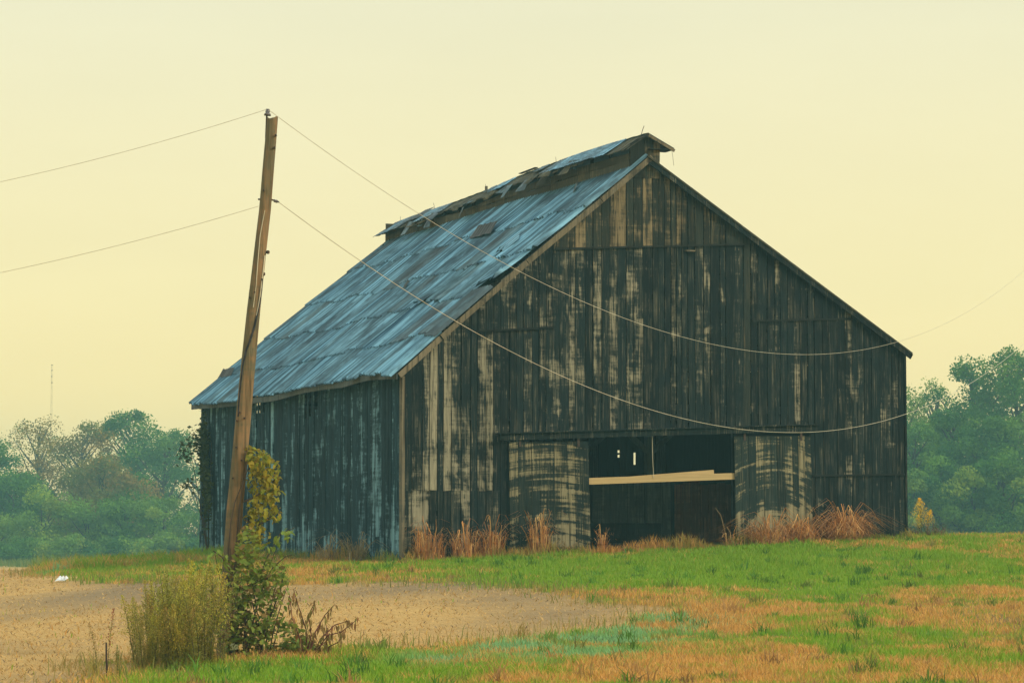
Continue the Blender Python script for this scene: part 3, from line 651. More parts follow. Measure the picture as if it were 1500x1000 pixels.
# --- ridge vent
VX0, VX1 = 6.33, 7.14; VE = 6.0, 10.74
def vtop(y): return float(np.interp(y, [-.1, 2.16, 4, 7.9, 11.1, 14.5, 17.6, 19.4], [11.27, 11.30, 11.30, 11.24, 11.10, 11.02, 11.00, 10.95]))
def vbase(y): return 10.34 + .03 * math.sin(y * .5)
rv = MB(); L1 = 19.05
for yy in np.arange(.15, 19, 1.25): rv.box(VX0 + .06, VX0 + .14, yy, yy + .08, 10.2, vtop(yy) - .30); rv.box(VX1 - .14, VX1 - .06, yy, yy + .08, 10.2, vtop(yy) - .30)
rv.tube([(6.75, yy, vtop(yy) - .12) for yy in np.linspace(0, 19.2, 14)], .05, 4)
vent = build_w(rv, 'ridge_vent', M['dark'], barn, .4)
edges = [0.02, 2.6, 5.3, 8.7, 11.8, 15.0, 19.05]
for i in range(6):
    ya, yb = edges[i] + .01, edges[i + 1] - .01
    for zz, hh in ((0, .26), (.27, .20)):
        V = []; m = 5
        for j in range(m + 1):
            y = ya + (yb - ya) * j / m; z0 = vbase(y) - .06 + zz + random.gauss(0, .006)
            ht = hh if zz == 0 else min(hh, vtop(y) - .50 - z0)
            V += [(VX0 - .015, y, z0), (VX0 + .015, y, z0), (VX0 + .015, y, z0 + ht), (VX0 - .015, y, z0 + ht)]
        Fc = [(j * 4 + k, (j + 1) * 4 + k, (j + 1) * 4 + (k + 1) % 4, j * 4 + (k + 1) % 4) for j in range(m) for k in range(4)] + [(0, 1, 2, 3), (m * 4 + 3, m * 4 + 2, m * 4 + 1, m * 4)]
        obj('board', mesh('board', V, Fc, M['sheath'], fl=[.45 + random.gauss(0, .1) for _ in V]), vent)
b = MB(); b.box(VX1 - .01, VX1 + .02, .02, 19.05, 10.1, 10.85); build_w(b, 'side_panel', M['sheath'], vent, .4)
e = [VX0 - .02, 6.53, 6.72, 6.93, VX1 + .02]
def vz(x): return vtop(0) - .04 - abs(x - 6.75) * .53
for i in range(4): board('board', vent, M['gable'], e[i] + .004, e[i + 1] - .004, (10.1, 10.1), (vz(e[i]), vz(e[i + 1])), -.06, -.03, lambda x, z: .55, 'x', 3)
b = MB(); b.box(VX0, VX1, 19.03, 19.06, 10.1, 10.9); build_w(b, 'end_panel', M['sheath'], vent, .4)
for i, yy in enumerate(np.arange(-.2, 19.2, .42)):          # bare sheathing laths under the missing tin
    b = MB(); w = random.uniform(.3, .40); j = random.gauss(-.02, .09)
    if 6 < yy < 8.4 or 12.2 < yy < 13.6: j -= .1
    z1 = vtop(yy); b.add([(6.75, yy, z1 - .045), (6.75, yy + w, z1 - .045), (6.06 - j, yy + w + random.gauss(0, .08), z1 - .045 - .68 * (.69 + j) + random.gauss(0, .03)), (6.06 - j, yy + random.gauss(0, .08), z1 - .045 - .68 * (.69 + j)),
               (6.75, yy, z1 - .02), (6.75, yy + w, z1 - .02), (6.06 - j, yy + w, z1 - .02 - .68 * (.69 + j)), (6.06 - j, yy, z1 - .02 - .68 * (.69 + j))], BOXF); build_w(b, 'slat', M['sheath'], vent, .45)
def ventp(s, y, h=0.): return np.array([VE[0] - .03 + (6.75 - VE[0] + .03) * s, y, vtop(y) - .53 * (1 - s) + .012 + h])
def ventq(s, y, h=0.): return np.array([7.52 - .77 * s, y, vtop(y) - .49 * .77 * (1 - s) + .012 + h])
for y0, y1, mt, sk, li, s0 in ((1.1, 1.75, 'tin', .05, .02, 0), (1.72, 2.4, 'tin', .04, .03, 0), (2.37, 3.05, 'tin', .02, .02, .02), (3.02, 3.7, 'tin', .08, .03, 0), (3.67, 4.35, 'tin', .02, .02, 0), (4.3, 5.0, 'tin', .10, .04, .0), (4.97, 5.6, 'tinold', .14, .05, .02),
                              (6.3, 6.9, 'tinold', .1, .05, .5), (8.7, 9.2, 'tin', .3, .06, .1), (9.3, 9.9, 'tin', .25, .05, .2), (10.3, 10.8, 'tinold', .1, .04, .55), (13.9, 14.5, 'tinold', .3, .03, .25), (14.5, 15.2, 'tinold', .2, .04, .05), (15.2, 15.9, 'tin', .1, .03, .05), (17.3, 18.0, 'tinold', .06, .03, 0), (18.0, 18.7, 'tin', .04, .02, 0), (18.65, 19.3, 'tinold', 0, .02, -.02)):
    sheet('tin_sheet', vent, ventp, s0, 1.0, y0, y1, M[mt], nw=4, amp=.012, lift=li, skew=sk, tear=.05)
sheet('tin_sheet', vent, ventp, .3, 1.05, 16.0, 17.2, M['tinrust'], nw=5, amp=.008, lift=.06, skew=.1, tear=.1)
sheet('tin_sheet', vent, ventp, .8, 1.22, 16.1, 17.0, M['tinrust'], nw=5, amp=.008, lift=.02, skew=0)
V = []; Fc = []
for j in range(60):
    y = -.22 + j * 19.5 / 59
    for s in (0, .5, 1.0): V.append(tuple(ventq(s, y, .012 if j % 2 else 0)))
for j in range(59):
    for i in range(2): o = j * 3 + i; Fc.append((o, o + 3, o + 4, o + 1))
obj('far_tin', mesh('far_tin', V, Fc, M['tinold']), vent)
b = MB(); b.bar((6.72, -.21, vtop(0) - .035), (7.52, -.21, vtop(0) - .43), .03, .075); build_w(b, 'verge_board', M['trim'], vent, .45)
b = MB(); b.bar((6.76, -.21, vtop(0) - .03), (6.05, -.21, vtop(0) - .50), .03, .05); build_w(b, 'verge_board', M['dark'], vent, .3)
b = MB(); b.box(6.8, 7.5, -.2, .3, 10.86, 10.875); build_w(b, 'soffit', M['dark'], vent, .2)
for yy, hh, ln in ((.25, .26, .1), (5.9, .16, -.02), (11.3, .2, 0), (15.6, .2, -.06), (18.8, .16, 0)):
    b = MB(); z = vtop(yy); b.tube([(6.75, yy, z - .05), (6.75 + ln * .5, yy, z + hh * .5), (6.75 + ln, yy, z + hh)], .007 if hh < .25 else .009, 4); b.build('spike', M['iron'], vent)
for i in range(22):
    yy = random.uniform(.8, 18.6); s = random.uniform(-.02, .35); w = random.uniform(.12, .5); l = random.uniform(.1, .4); p0 = ventp(s, yy, .03); b = MB(); dz = random.uniform(-.25, .06)
    q = [(p0[0], p0[1], p0[2]), (p0[0] + random.gauss(0, .04), p0[1] + w, p0[2] + random.gauss(0, .04)), (p0[0] - l + random.gauss(0, .06), p0[1] + w * random.uniform(.3, 1), p0[2] - l * .66 + dz), (p0[0] - l * random.uniform(.4, 1), p0[1] + random.gauss(0, .08), p0[2] - l * .6 + dz)]
    b.add(q + [(a, c_, d + .008) for a, c_, d in q], BOXF); me = mesh('tin_scrap', b.V, b.F, M['tinold'] if random.random() < .5 else M['sheath'], fl=[.4] * 8); me.uv_layers.new(name='UVMap'); obj('tin_scrap', me, vent)
b = MB(); b.box(6.72, 6.78, 11.2, 11.28, vtop(11) - .02, vtop(11) + .12); build_w(b, 'peg', M['trim'], vent, .5)
b = MB(); b.bar((6.6, 7.0, vtop(7) - .0), (6.72, 8.5, vtop(8) + .03), .10, .02); build_w(b, 'loose_lath', M['dark'], vent, .3)
b = MB(); b.tube([(7.44, -.2, 10.88), (7.47, -.2, 10.7), (7.50, -.2, 10.45)], .006, 4); b.build('hanging_wire', M['iron'], vent)
# ================================================================== UTILITY POLE AND WIRES
PD = 37.0
pb = at(329, 962, PD); pole = empty('utility_pole', pb, label='tall leaning weathered wooden utility pole in front of the barn', cat='pole')
PP = [(399, 174, 8.2), (388, 308, 8.8), (375, 420, 9.4), (371, 456, 10), (360, 568, 11), (350, 680, 11.6), (344, 741, 12), (337, 850, 13), (329, 985, 14)]
def prel(u, v, y=PD): return at(u, v, y) - pb
V = []; Fc = []; W_ = []; m = 18; rings = []
for i in range(len(PP) - 1):
    for f in (0, .25, .5, .75): rings.append([PP[i][k] + (PP[i + 1][k] - PP[i][k]) * f for k in range(3)])
rings.append(PP[-1])
for i, (u, v, r) in enumerate(rings):
    c = prel(u, v); R = r / 108.1
    for k in range(m):
        a = 2 * math.pi * k / m; rr = R * (1 + .03 * math.sin(3 * a + i * .1) + random.gauss(0, .008))
        V.append((c[0] + math.cos(a) * rr, c[1] + math.sin(a) * rr, c[2] + (.02 * math.cos(a * 2 + 1) + .012 * random.random() if i == 0 else 0))); W_.append(.55 + .25 * math.cos(a + .6) + random.gauss(0, .03))  # wear value rises towards the sun side, painting the pole's lit half
for i in range(len(rings) - 1): Fc += [(i * m + k, (i + 1) * m + k, (i + 1) * m + (k + 1) % m, i * m + (k + 1) % m) for k in range(m)]
Fc.append(tuple(range(m)))
obj('post', mesh('post', V, Fc, M['pole'], False, fl=W_), pole)
b = MB(); b.bar(prel(389.5, 203), prel(391, 166), .022, .03, (0, 1, 0)); b.build('pin_bracket', M['iron'], pole)
b = MB(); b.tube([prel(391.7, 169.5), prel(391.9, 166.5), prel(392, 165.9), prel(392.1, 163), prel(392.3, 161.8), prel(392.5, 160)], [.05, .042, .026, .034, .022, .026], 12); ins = b.build('insulator', M['porc'], pole, True)
b = MB(); b.tube([prel(402, 293.5), prel(399, 293), prel(395, 292)], .012, 6); b.tube([prel(381, 292), prel(378, 292)], .012, 6); b.build('eye_bolt', M['iron'], pole)
b = MB(); b.tube([prel(401, 294), prel(402, 294.2), prel(403.5, 294.6), prel(405, 295), (prel(407, 295.6)), prel(409, 296)], [.012, .026, .016, .026, .014, .01], 8); b.build('insulator', M['porc'], pole, True)
for u, v in ((389.5, 369), (383, 401)):
    b = MB(); b.tube([prel(u - 5, v - .4), prel(u - 1, v), prel(u + 2.4, v + .3)], [.018, .022, .020], 7); b.tube([prel(u + 2.4, v + .3, PD - .02), prel(u + 4, v + .4, PD - .03)], .026, 7); b.build('spool_bracket', M['iron'], pole)
for u, v in ((386, 279), (373, 428), (366, 436), (351, 604), (347, 616), (346, 655), (354, 674), (341, 700), (404, 198), (402, 216), (358, 612)):
    b = MB(); c = prel(u, v, PD - .085 - .04 * (v > 500)); b.tube([c + [0, .06, 0], c + [0, -.018, 0]], .013, 6); b.build('bolt', M['iron'], pole)
def strand(name, px, rad, mat, off=.10):
    b = MB(); pts = []
    for u, v in px:
        k = np.interp(v, [p[1] for p in PP], [p[2] for p in PP]); cx = np.interp(v, [p[1] for p in PP], [p[0] for p in PP]); q = np.clip((u - cx) / k, -1, 1)
        pts.append(prel(u, v, PD - math.sqrt(1.12 - q * q) * k / 108))
    b.tube(pts, rad, 5); return b.build(name, mat, pole)
strand('cable', [(384, 408), (383, 425), (379, 450), (373, 478), (366, 500), (360, 515), (356, 535), (353, 560), (350, 590), (349, 610)], .014, M['cable'])
strand('cable', [(388, 374), (386, 392), (384, 408), (380, 440), (376, 462)], .009, M['wire'])
strand('ground_wire', [(388, 308), (381, 345), (378, 380), (375, 420), (371, 450)], .005, M['wire'])
def wire(P1, P2, sag, label, rad=.0085, n=60):
    b = MB(); P1 = np.asarray(P1); P2 = np.asarray(P2); pts = []
    for i in range(n + 1):
        t_ = i / n; p = P1 + (P2 - P1) * t_; p = p - np.array([0, 0, 4 * sag * t_ * (1 - t_)]); pts.append(p - P1)
    b.tube(pts, rad, 5); o = b.build('overhead_wire', M['wire'], None, True, label=label, cat='wire', group='wires strung from the utility pole'); o.location = P1
def wleft(P1, u0, v0, um, vm):
    """span to the left: passes (um, vm) and the picture edge (u0, v0) and runs on beyond it"""
    P2 = at(u0, v0, PD - 1.0); d = P2 - P1; return P1 + d * 2.2
T_, L_ = at(392, 160, PD), at(379, 302, PD - .06)
wire(T_, np.asarray(at(-420, 330, 40)), .24, 'upper wire running left from the top of the pole', .0034)
wire(L_, np.asarray(at(-420, 462, 40)), .21, 'lower wire running left from the side of the pole', .0034)
wire(T_, (16.39, 80.0, 10.73), 3.583, 'upper sagging wire from the pole top across the barn gable', .0042, 90)
wire(at(408, 296, PD), (15.72, 75.0, 8.567), 3.617, 'lower sagging wire from the pole side across the barn wall', .0052, 90)
# ================================================================== PLANTS
def leafmesh(name, l, w, mat, fold=.25, droop=.3, lobes=False):
    """pointed leaf along +X, folded on its midrib and drooping"""
    st = [(0, .02), (.22, .72 if not lobes else .9), (.5, 1. if not lobes else .6), (.78, .62 if not lobes else .75), (1, 0)]
    V = []; Fc = []
    for f, q in st:
        z = -droop * l * f * f
        V += [(f * l, 0, z), (f * l, q * w / 2, z + fold * q * w / 2), (f * l, -q * w / 2, z + fold * q * w / 2)]
    for i in range(4):
        o = i * 3; Fc += [(o, o + 3, o + 4, o + 1), (o, o + 2, o + 5, o + 3)]
    return mesh(name, V, Fc, mat)
def place(name, me, parent, p, rz, ry, rx, s):
    o = obj(name, me, parent); o.location = p; o.rotation_euler = (rx, ry, rz); o.scale = (s, s, s); return o
def leafcloud(P, size, cols, flat=.4, asp=.62):
    """many small pointed leaves at points P: (V, F, colours)"""
    n = len(P); a = rng.uniform(0, 2 * np.pi, n); el = rng.normal(0, flat, n)
    d = np.c_[np.cos(a) * np.cos(el), np.sin(a) * np.cos(el), np.sin(el)]; r = rng.normal(size=(n, 3)); s = np.cross(d, r); s /= np.linalg.norm(s, axis=1)[:, None] + 1e-9
    l = (size * rng.uniform(.55, 1.35, n))[:, None]
    V = np.stack([P - d * l / 2, P + s * l * asp / 2, P + d * l / 2, P - s * l * asp / 2], 1).reshape(-1, 3)
    return V, np.arange(n * 4).reshape(-1, 4), np.repeat(cols, 4, 0)
# --- vine on the pole
vb = at(352, 830, PD - .05); vb[2] = float(gz(vb[0], vb[1]))
vine = empty('climbing_vine', vb, label='yellowing leafy vine climbing the right side of the leaning pole', cat='vine')
sb = MB()
for px in ([(332, 880), (335, 800), (338, 765), (344, 735), (352, 715), (362, 690), (372, 668)], [(341, 880), (346, 800), (350, 745), (358, 700), (362, 672)], [(338, 860), (350, 790), (352, 735), (356, 700), (380, 690)], [(356, 735), (372, 728), (390, 716), (404, 700)], [(358, 760), (375, 770), (392, 762), (405, 748)]):
    sb.tube([at(u, v, PD - .16 - .05 * random.random()) - vb for u, v in px], [.012 - .0012 * i for i in range(len(px))], 5, (.085, .06, .04))
sb.build('stem', M['stem'], vine)
lm = [leafmesh('leaf', .13, .10, M['vine'], .3, .35), leafmesh('leaf', .10, .085, M['vine'], .15, .5), leafmesh('leaf', .15, .105, M['vine'], .35, .2, True)]
VB = [(378, 672, 17, 15, 50), (392, 690, 19, 20, 60), (398, 715, 13, 22, 45), (376, 705, 14, 22, 40), (384, 742, 22, 20, 60), (372, 765, 14, 22, 38), (404, 752, 9, 12, 12), (385, 785, 12, 14, 18), (366, 660, 6, 8, 10), (372, 800, 14, 16, 14), (362, 830, 16, 20, 14)]
for u, v, ru, rv_, k in VB:
    for i in range(int(k * .86)):
        a = random.uniform(0, 6.28); q = math.sqrt(random.random()); p = at(u + math.cos(a) * q * ru, v + math.sin(a) * q * rv_, PD - .12 + random.gauss(0, .13)) - vb
        place('leaf', random.choice(lm), vine, p, random.uniform(0, 6.28), random.uniform(.2, 1.2), random.uniform(-.6, .6), random.uniform(.4, .85))
P = []
for u, v, ru, rv_, k in VB:
    for i in range(k * 3):
        a = random.uniform(0, 6.28); q = math.sqrt(random.random()) * 1.05; P.append(at(u + math.cos(a) * q * ru, v + math.sin(a) * q * rv_, PD - .1 + random.gauss(0, .14)) - vb)
P = np.array(P); cc = lerp((.32, .22, .03), (.14, .19, .03), rng.random(len(P))); V, Fc, cc = leafcloud(P, .062, cc); obj('foliage', mesh('foliage', V, Fc, M['leafv'], cols=cc), vine, kind='stuff')
# --- green shrub at the pole foot
shb = at(362, 965, 36.6); shb[2] = float(gz(shb[0], shb[1]))
shrub = empty('leafy_shrub', shb, label='dense green shrub crowding the right foot of the utility pole', cat='shrub')
sb = MB()
for i in range(26):
    u0 = random.uniform(335, 400); u1 = u0 + random.uniform(-30, 45); v1 = random.uniform(800, 900)
    ps = [at(u0 + (u1 - u0) * f ** 1.5, 968 + (v1 - 968) * f, 36.5 + random.uniform(-.3, .3) * f) - shb for f in np.linspace(0, 1, 5)]; sb.tube(ps, [.012, .010, .008, .006, .004], 4, (.07, .05, .03))
for px in ([(372, 860), (392, 815), (410, 782), (432, 772)], [(380, 870), (400, 830), (418, 815), (428, 812)], [(395, 905), (412, 860), (416, 835), (404, 826)], [(340, 840), (325, 815), (312, 806)]):
    sb.tube([at(u, v, 36.5) - shb for u, v in px], [.011, .009, .007, .005], 4, (.08, .06, .03))
sb.build('stem', M['stem'], shrub)
ls = [leafmesh('leaf', .14, .075, M['shrub'], .25, .4), leafmesh('leaf', .11, .07, M['shrub'], .2, .3), leafmesh('leaf', .17, .07, M['shrub'], .3, .5)]
SB = [(395, 822, 25, 24, 40), (372, 845, 22, 22, 30), (415, 785, 15, 10, 18), (400, 800, 16, 10, 16), (423, 780, 10, 8, 10), (388, 880, 34, 25, 40), (358, 905, 28, 30, 30), (412, 920, 34, 26, 40), (440, 945, 22, 14, 16), (322, 818, 16, 16, 26), (378, 935, 40, 22, 30), (412, 850, 12, 22, 16)]
nl = 0
for u, v, ru, rv_, k in SB:
    for i in range(k):
        a = random.uniform(0, 6.28); q = math.sqrt(random.random()); p = at(u + math.cos(a) * q * ru, v + math.sin(a) * q * rv_, 36.3 + random.gauss(0, .22)) - shb
        place('leaf', random.choice(ls), shrub, p, random.uniform(0, 6.28), random.uniform(0, .9), random.uniform(-.5, .5), random.uniform(.32, .8)); nl += 1
P = []; 
for u, v, ru, rv_, k in [(375, 890, 38, 52, 480), (350, 930, 34, 38, 480), (410, 935, 40, 26, 330), (352, 850, 20, 42, 280), (362, 800, 16, 30, 260), (395, 850, 26, 30, 300), (335, 915, 16, 40, 300), (440, 950, 30, 18, 300)]:
    for i in range(k):
        a = random.uniform(0, 6.28); q = math.sqrt(random.random()); P.append(at(u + math.cos(a) * q * ru, v + math.sin(a) * q * rv_, 36.6 + random.gauss(0, .22)) - shb)
P = np.array(P); cc = lerp((.12, .19, .025), (.30, .32, .05), rng.random(len(P))); cc = lerp(cc, (.26, .14, .05), (rng.random(len(P)) < .25) * .8)
V, Fc, cc = leafcloud(P, .085, cc); obj('foliage', mesh('foliage', V, Fc, M['leafv'], cols=cc), shrub, kind='stuff')
# --- russet weed arching at the right
pkb = at(455, 965, 36.2); pkb[2] = float(gz(pkb[0], pkb[1]))
poke = empty('arching_weed', pkb, label='reddish weed with arching stems and drooping leaves right of the shrub', cat='weed'); sb = MB(); tips = []
for px in ([(450, 960), (448, 920), (438, 890), (430, 862)], [(452, 960), (462, 925), (476, 900), (490, 885)], [(456, 960), (470, 935), (490, 915), (512, 908)], [(458, 960), (480, 930), (500, 925), (524, 906)], [(446, 960), (436, 925), (428, 905), (424, 870)], [(452, 962), (470, 945), (482, 935), (478, 915)], [(448, 962), (456, 930), (452, 900), (462, 880)], [(454, 962), (475, 950), (495, 940), (503, 925)]):
    ps = [at(u, v, 36.2 + random.uniform(-.15, .15)) for u, v in px]; sb.tube([p - pkb for p in ps], [.012, .009, .007, .004], 4, (.13, .04, .03))
    for i in range(1, 4): tips += [(ps[i - 1] + (ps[i] - ps[i - 1]) * f) for f in (.35, .6, .85, 1.)]
sb.build('stem', M['stem'], poke)
lp = [leafmesh('leaf', .11, .035, M['poke'], .3, .6), leafmesh('leaf', .10, .04, M['poke'], .3, .7)]
for p in tips:
    for i in range(2): place('leaf', random.choice(lp), poke, p - pkb + rng.normal(0, .015, 3), random.uniform(0, 6.28), random.uniform(.3, 1.3), random.uniform(-.5, .5), random.uniform(.6, 1.1))
# --- goldenrod stalks left of the pole: five different stalks, copied
def stalk(h, plume, hue, nlf=170, lw=.016):
    V = []; Fc = []; C_ = []
    bend = rng.normal(0, .05, 2)
    def pt(f): return np.array([bend[0] * f * f * h * 2, bend[1] * f * f * h * 2, f * h])
    b = MB(); b.tube([pt(f) for f in np.linspace(0, 1, 6)], [.006, .006, .005, .004, .003, .002], 4, (.10, .085, .035))
    V = [tuple(v) for v in b.V]; Fc = [f for f in b.F]; C_ = list(b.C)
    for i in range(nlf):
        f = rng.uniform(.0, .85); a = rng.uniform(0, 6.28); l = rng.uniform(.05, .13) * (1.3 - f * .7); p = pt(f); d = np.array([math.cos(a), math.sin(a), rng.uniform(.2, 1.1)]); d /= np.linalg.norm(d); s = np.array([-math.sin(a), math.cos(a), 0]) * lw / 2
        o = len(V); V += [tuple(p - s * .4), tuple(p + d * l * .5 + s), tuple(p + d * l - np.array([0, 0, l * .2])), tuple(p + d * l * .5 - s)]; Fc.append((o, o + 1, o + 2, o + 3))
        g = rng.random(); C_ += [tuple(np.array([.17, .22, .03]) * (1 - g) + np.array([.42, .32, .06]) * g)] * 4
    for i in range(int(300 * plume)):
        f = rng.uniform(.42, 1.03); a = rng.uniform(0, 6.28); r = (1.08 - f) * .30 * rng.random() ** .6 * (.5 + plume * .5); p = pt(f) + np.array([math.cos(a) * r, math.sin(a) * r, r * .5]); l = rng.uniform(.018, .04)
        d = rng.normal(size=3); d[2] = abs(d[2]) + .6; d /= np.linalg.norm(d); s = np.cross(d, rng.normal(size=3)); s *= l * .22 / np.linalg.norm(s)
        o = len(V); V += [tuple(p), tuple(p + d * l * .5 + s), tuple(p + d * l), tuple(p + d * l * .5 - s)]; Fc.append((o, o + 1, o + 2, o + 3)); C_ += [tuple(np.array(hue) * rng.uniform(.7, 1.7))] * 4
    return mesh('goldenrod', V, Fc, M['leafv'], cols=np.array(C_))
gm = [stalk(1.25, 1., (.30, .26, .04)), stalk(1.1, 1.1, (.36, .27, .045)), stalk(1.3, .9, (.24, .24, .04)), stalk(.95, .8, (.30, .20, .05)), stalk(1.15, .5, (.24, .22, .05)), stalk(1.2, 1.2, (.36, .32, .04))]
for i in range(165):
    u = random.triangular(188, 328, 252); dy = random.uniform(32.3, 36.0)
    p = at(u, 900, dy); p[2] = float(gz(p[0], p[1])) - .02
    o = obj('goldenrod', gm[i % 6], label='tall olive yellow goldenrod stalk in the clump left of the pole', category='goldenrod', group='goldenrod clump beside the pole') if False else obj('goldenrod', gm[i % 6])
    tag(o, 'tall olive yellow goldenrod stalk in the dense clump left of the pole', 'goldenrod', 'goldenrods in the clump left of the pole')
    vt = np.interp(u, [195, 240, 290, 330], [865, 840, 826, 838]) + (abs(random.gauss(0, 30)) if random.random() < .6 else random.uniform(10, 95)) - (12 if random.random() < .06 else 0); hh = max(.4, (at(u, vt, dy)[2] - p[2])) / 1.2
    o.location = p; o.rotation_euler = (random.gauss(0, .08), random.gauss(0, .06) + (u - 265) * .0012, random.uniform(0, 6.28)); o.scale = (hh * .95, hh * .95, hh)
def weed(name, u, v, d, me, s, label, cat='weed', group=None):
    o = obj(name, me); p = at(u, v, d); p[2] = float(gz(p[0], p[1])) - .02; o.location = p; o.scale = (s, s, s); o.rotation_euler.z = random.uniform(0, 6); tag(o, label, cat, group); return o
bm_ = stalk(1.1, .25, (.20, .10, .07), 60)
for i in range(14): weed('dead_stalk', random.uniform(296, 332), 975, random.uniform(33.5, 35.5), bm_, random.uniform(.55, 1.0), 'brown dead stalk between the goldenrod clump and the pole', 'dead stalk', 'dead stalks between the goldenrod clump and the pole')
weed('pale_weed', 142, 980, 32.0, stalk(1., .7, (.32, .20, .07), 90), .60, 'thin pale orange weed at the left edge of the goldenrod clump')
weed('red_weed', 158, 975, 32.2, stalk(1., .35, (.25, .06, .03), 70), .75, 'thin reddish weed standing just left of the goldenrod clump')
weed('small_weed', 172, 990, 31.6, stalk(.8, .5, (.10, .15, .03), 150, .022), .45, 'low green weed beside the dead stem left of the goldenrod')
weed('yellow_goldenrod', 265, 985, 32.3, stalk(.9, 1.4, (.36, .28, .03)), .62, 'short bright yellow goldenrod in front of the goldenrod clump', 'goldenrod')
b = MB(); p = at(157, 990, 31.5); p[2] = float(gz(p[0], p[1])) - .03; b.tube([(0, 0, 0), (-.01, 0, .2), (-.015, 0, .42)], [.013, .012, .010], 6, (.05, .035, .025)); o = b.build('dead_weed', M['stem'], None, label='dark dead woody stem standing at the field edge lower left', cat='stem'); o.location = p
b = MB(); p = at(342, 948, 34.4); b.tube([(0, 0, float(gz(p[0], p[1])) - p[2]), (.01, 0, -.01)], .005, 4, (.08, .12, .03))
for i in range(26):
    a = random.uniform(0, 6.28); q = math.sqrt(random.random()) * .055; b.add([(math.cos(a) * q + dx, math.sin(a) * q + dy_, .012 + random.uniform(-.004, .004) - .9 * (math.sin(a) * q + dy_)) for dx, dy_ in ((-.013, 0), (0, -.013), (.013, 0), (0, .013))], [(0, 1, 2, 3)], (.8, .8, .75))
o = b.build('white_flower', M['stem'], None, label='small flat white flower head in the dark brush at the pole foot', cat='flower'); o.location = p
p = gp(90, 852); b = MB()
for dx, r in ((-.22, .3), (.05, .2), (.3, .25)):
    r *= .28; dx *= .28; b.add([(dx - r, -.15, .02), (dx + r * .6, -.18, .05), (dx + r, .12, .10), (dx, .2, .16), (dx - r * .8, .1, .07), (dx, 0, .13)], [(0, 1, 5), (1, 2, 5), (2, 3, 5), (3, 4, 5), (4, 0, 5)])
o = b.build('litter', M['white'], None, label='scrap of white litter lying far out on the bare field', cat='litter'); o.location = p
# --- dry grass tussocks along the barn
def tussock(n, h, sp, arch, cols, fan=1.):
    V = []; Fc = []; C_ = []
    for i in range(n):
        a = rng.uniform(0, 6.28); r = sp * math.sqrt(rng.random()); x0, y0 = r * math.cos(a), r * math.sin(a) * .45; d = a + rng.normal(0, .6) ; H = h * (.2 + 1.05 * rng.random() ** 2.) * (1.15 - .55 * r / sp); L = H * arch * rng.uniform(.3, 2.4)
        w = rng.uniform(.008, .018); sd_ = np.array([-math.sin(d), math.cos(d), 0]) * w; o = len(V); m = 5; c = np.array(cols[rng.integers(len(cols))]) * rng.uniform(.7, 1.25)
        wob = rng.normal(0, .05, (m + 1, 2))
        for j in range(m + 1):
            f = j / m; z = H * (math.sin(min(f * 1.25, 1.) * math.pi / 2) - max(0, f - .62) * 1.3 * arch); p = np.array([x0 + math.cos(d) * L * f ** 1.7 + wob[j, 0] * f, y0 + math.sin(d) * L * f ** 1.7 * fan + wob[j, 1] * f, z])
            V += [tuple(p - sd_ * (1 - f * .7)), tuple(p + sd_ * (1 - f * .7))]; C_ += [tuple(c)] * 2
        Fc += [(o + 2 * j, o + 2 * j + 1, o + 2 * j + 3, o + 2 * j + 2) for j in range(m)]
    return mesh('dry_grass_clump', V, Fc, M['blade'], cols=np.array(C_))
OR = [(.66, .32, .09), (.56, .23, .06), (.72, .43, .16), (.44, .22, .08), (.34, .17, .08)]
PALE = [(.40, .29, .14), (.30, .22, .10), (.22, .15, .07)]
for u, vb_, h, sp, ar, n, cl, lab in [
    (620, 826, 1.0, .42, .30, 420, OR, 'tall orange dry grass clump at the front left corner of the barn'),
    (672, 822, .95, .35, .45, 260, OR, 'orange dry grass leaning on the wall between corner clump and left door'),
    (712, 818, 1.05, .30, .40, 300, OR, 'orange dry grass clump just left of the left sliding door'),
    (780, 812, 1.15, .26, .35, 260, OR, 'upright orange dry grass in front of the left sliding door'),
    (822, 810, .45, .30, .6, 120, PALE, 'short pale dry weeds at the foot of the left sliding door'),
    (873, 808, .85, .12, .35, 130, OR, 'narrow orange dry grass tuft at the left edge of the doorway'),
    (905, 806, .28, .45, 1.2, 150, OR, 'low sprawling dry grass on the left part of the door sill'),
    (968, 803, .30, .40, .9, 130, OR, 'low dry grass tuft across the middle of the doorway'),
    (1062, 797, .50, .28, .7, 140, OR, 'thin dry grass at the right edge of the doorway'),
    (1122, 793, .80, .75, 1.0, 640, OR, 'wide orange dry grass clump in front of the right sliding door'),
    (1165, 792, .78, .45, 1.0, 420, OR, 'orange dry grass at the right end of the right sliding door'),
    (1228, 790, .95, .50, 1.0, 900, OR, 'big drooping mound of orange dry grass near the right barn corner')]:
    X_, Z_ = front(u, vb_); p = wpt(X_, -.42, 0); p[2] = float(gz(p[0], p[1])) - .03
    o = obj('dry_grass_clump', tussock(n, h, sp, ar, cl, .35), label=lab, category='dry grass', group='dry grass clumps along the barn front') if False else obj('dry_grass_clump', tussock(n, h, sp, ar, cl, .35))
    tag(o, lab, 'dry grass', 'dry grass clumps along the barn front'); o.location = p; o.rotation_euler.z = PHI
b = MB(); X_, _z = front(1055, 797); p = wpt(X_, -.4, 0); p[2] = float(gz(p[0], p[1]))
b.tube([(0, 0, 0), (-.06, 0, .45), (-.16, 0, .85), (-.30, 0, 1.05), (-.36, 0, .98)], [.012, .010, .008, .006, .004], 4, (.32, .20, .09)); o = b.build('dry_stalk', M['stem'], None, label='tall bent dry stalk standing against the dark right side of the doorway', cat='stalk'); o.location = p
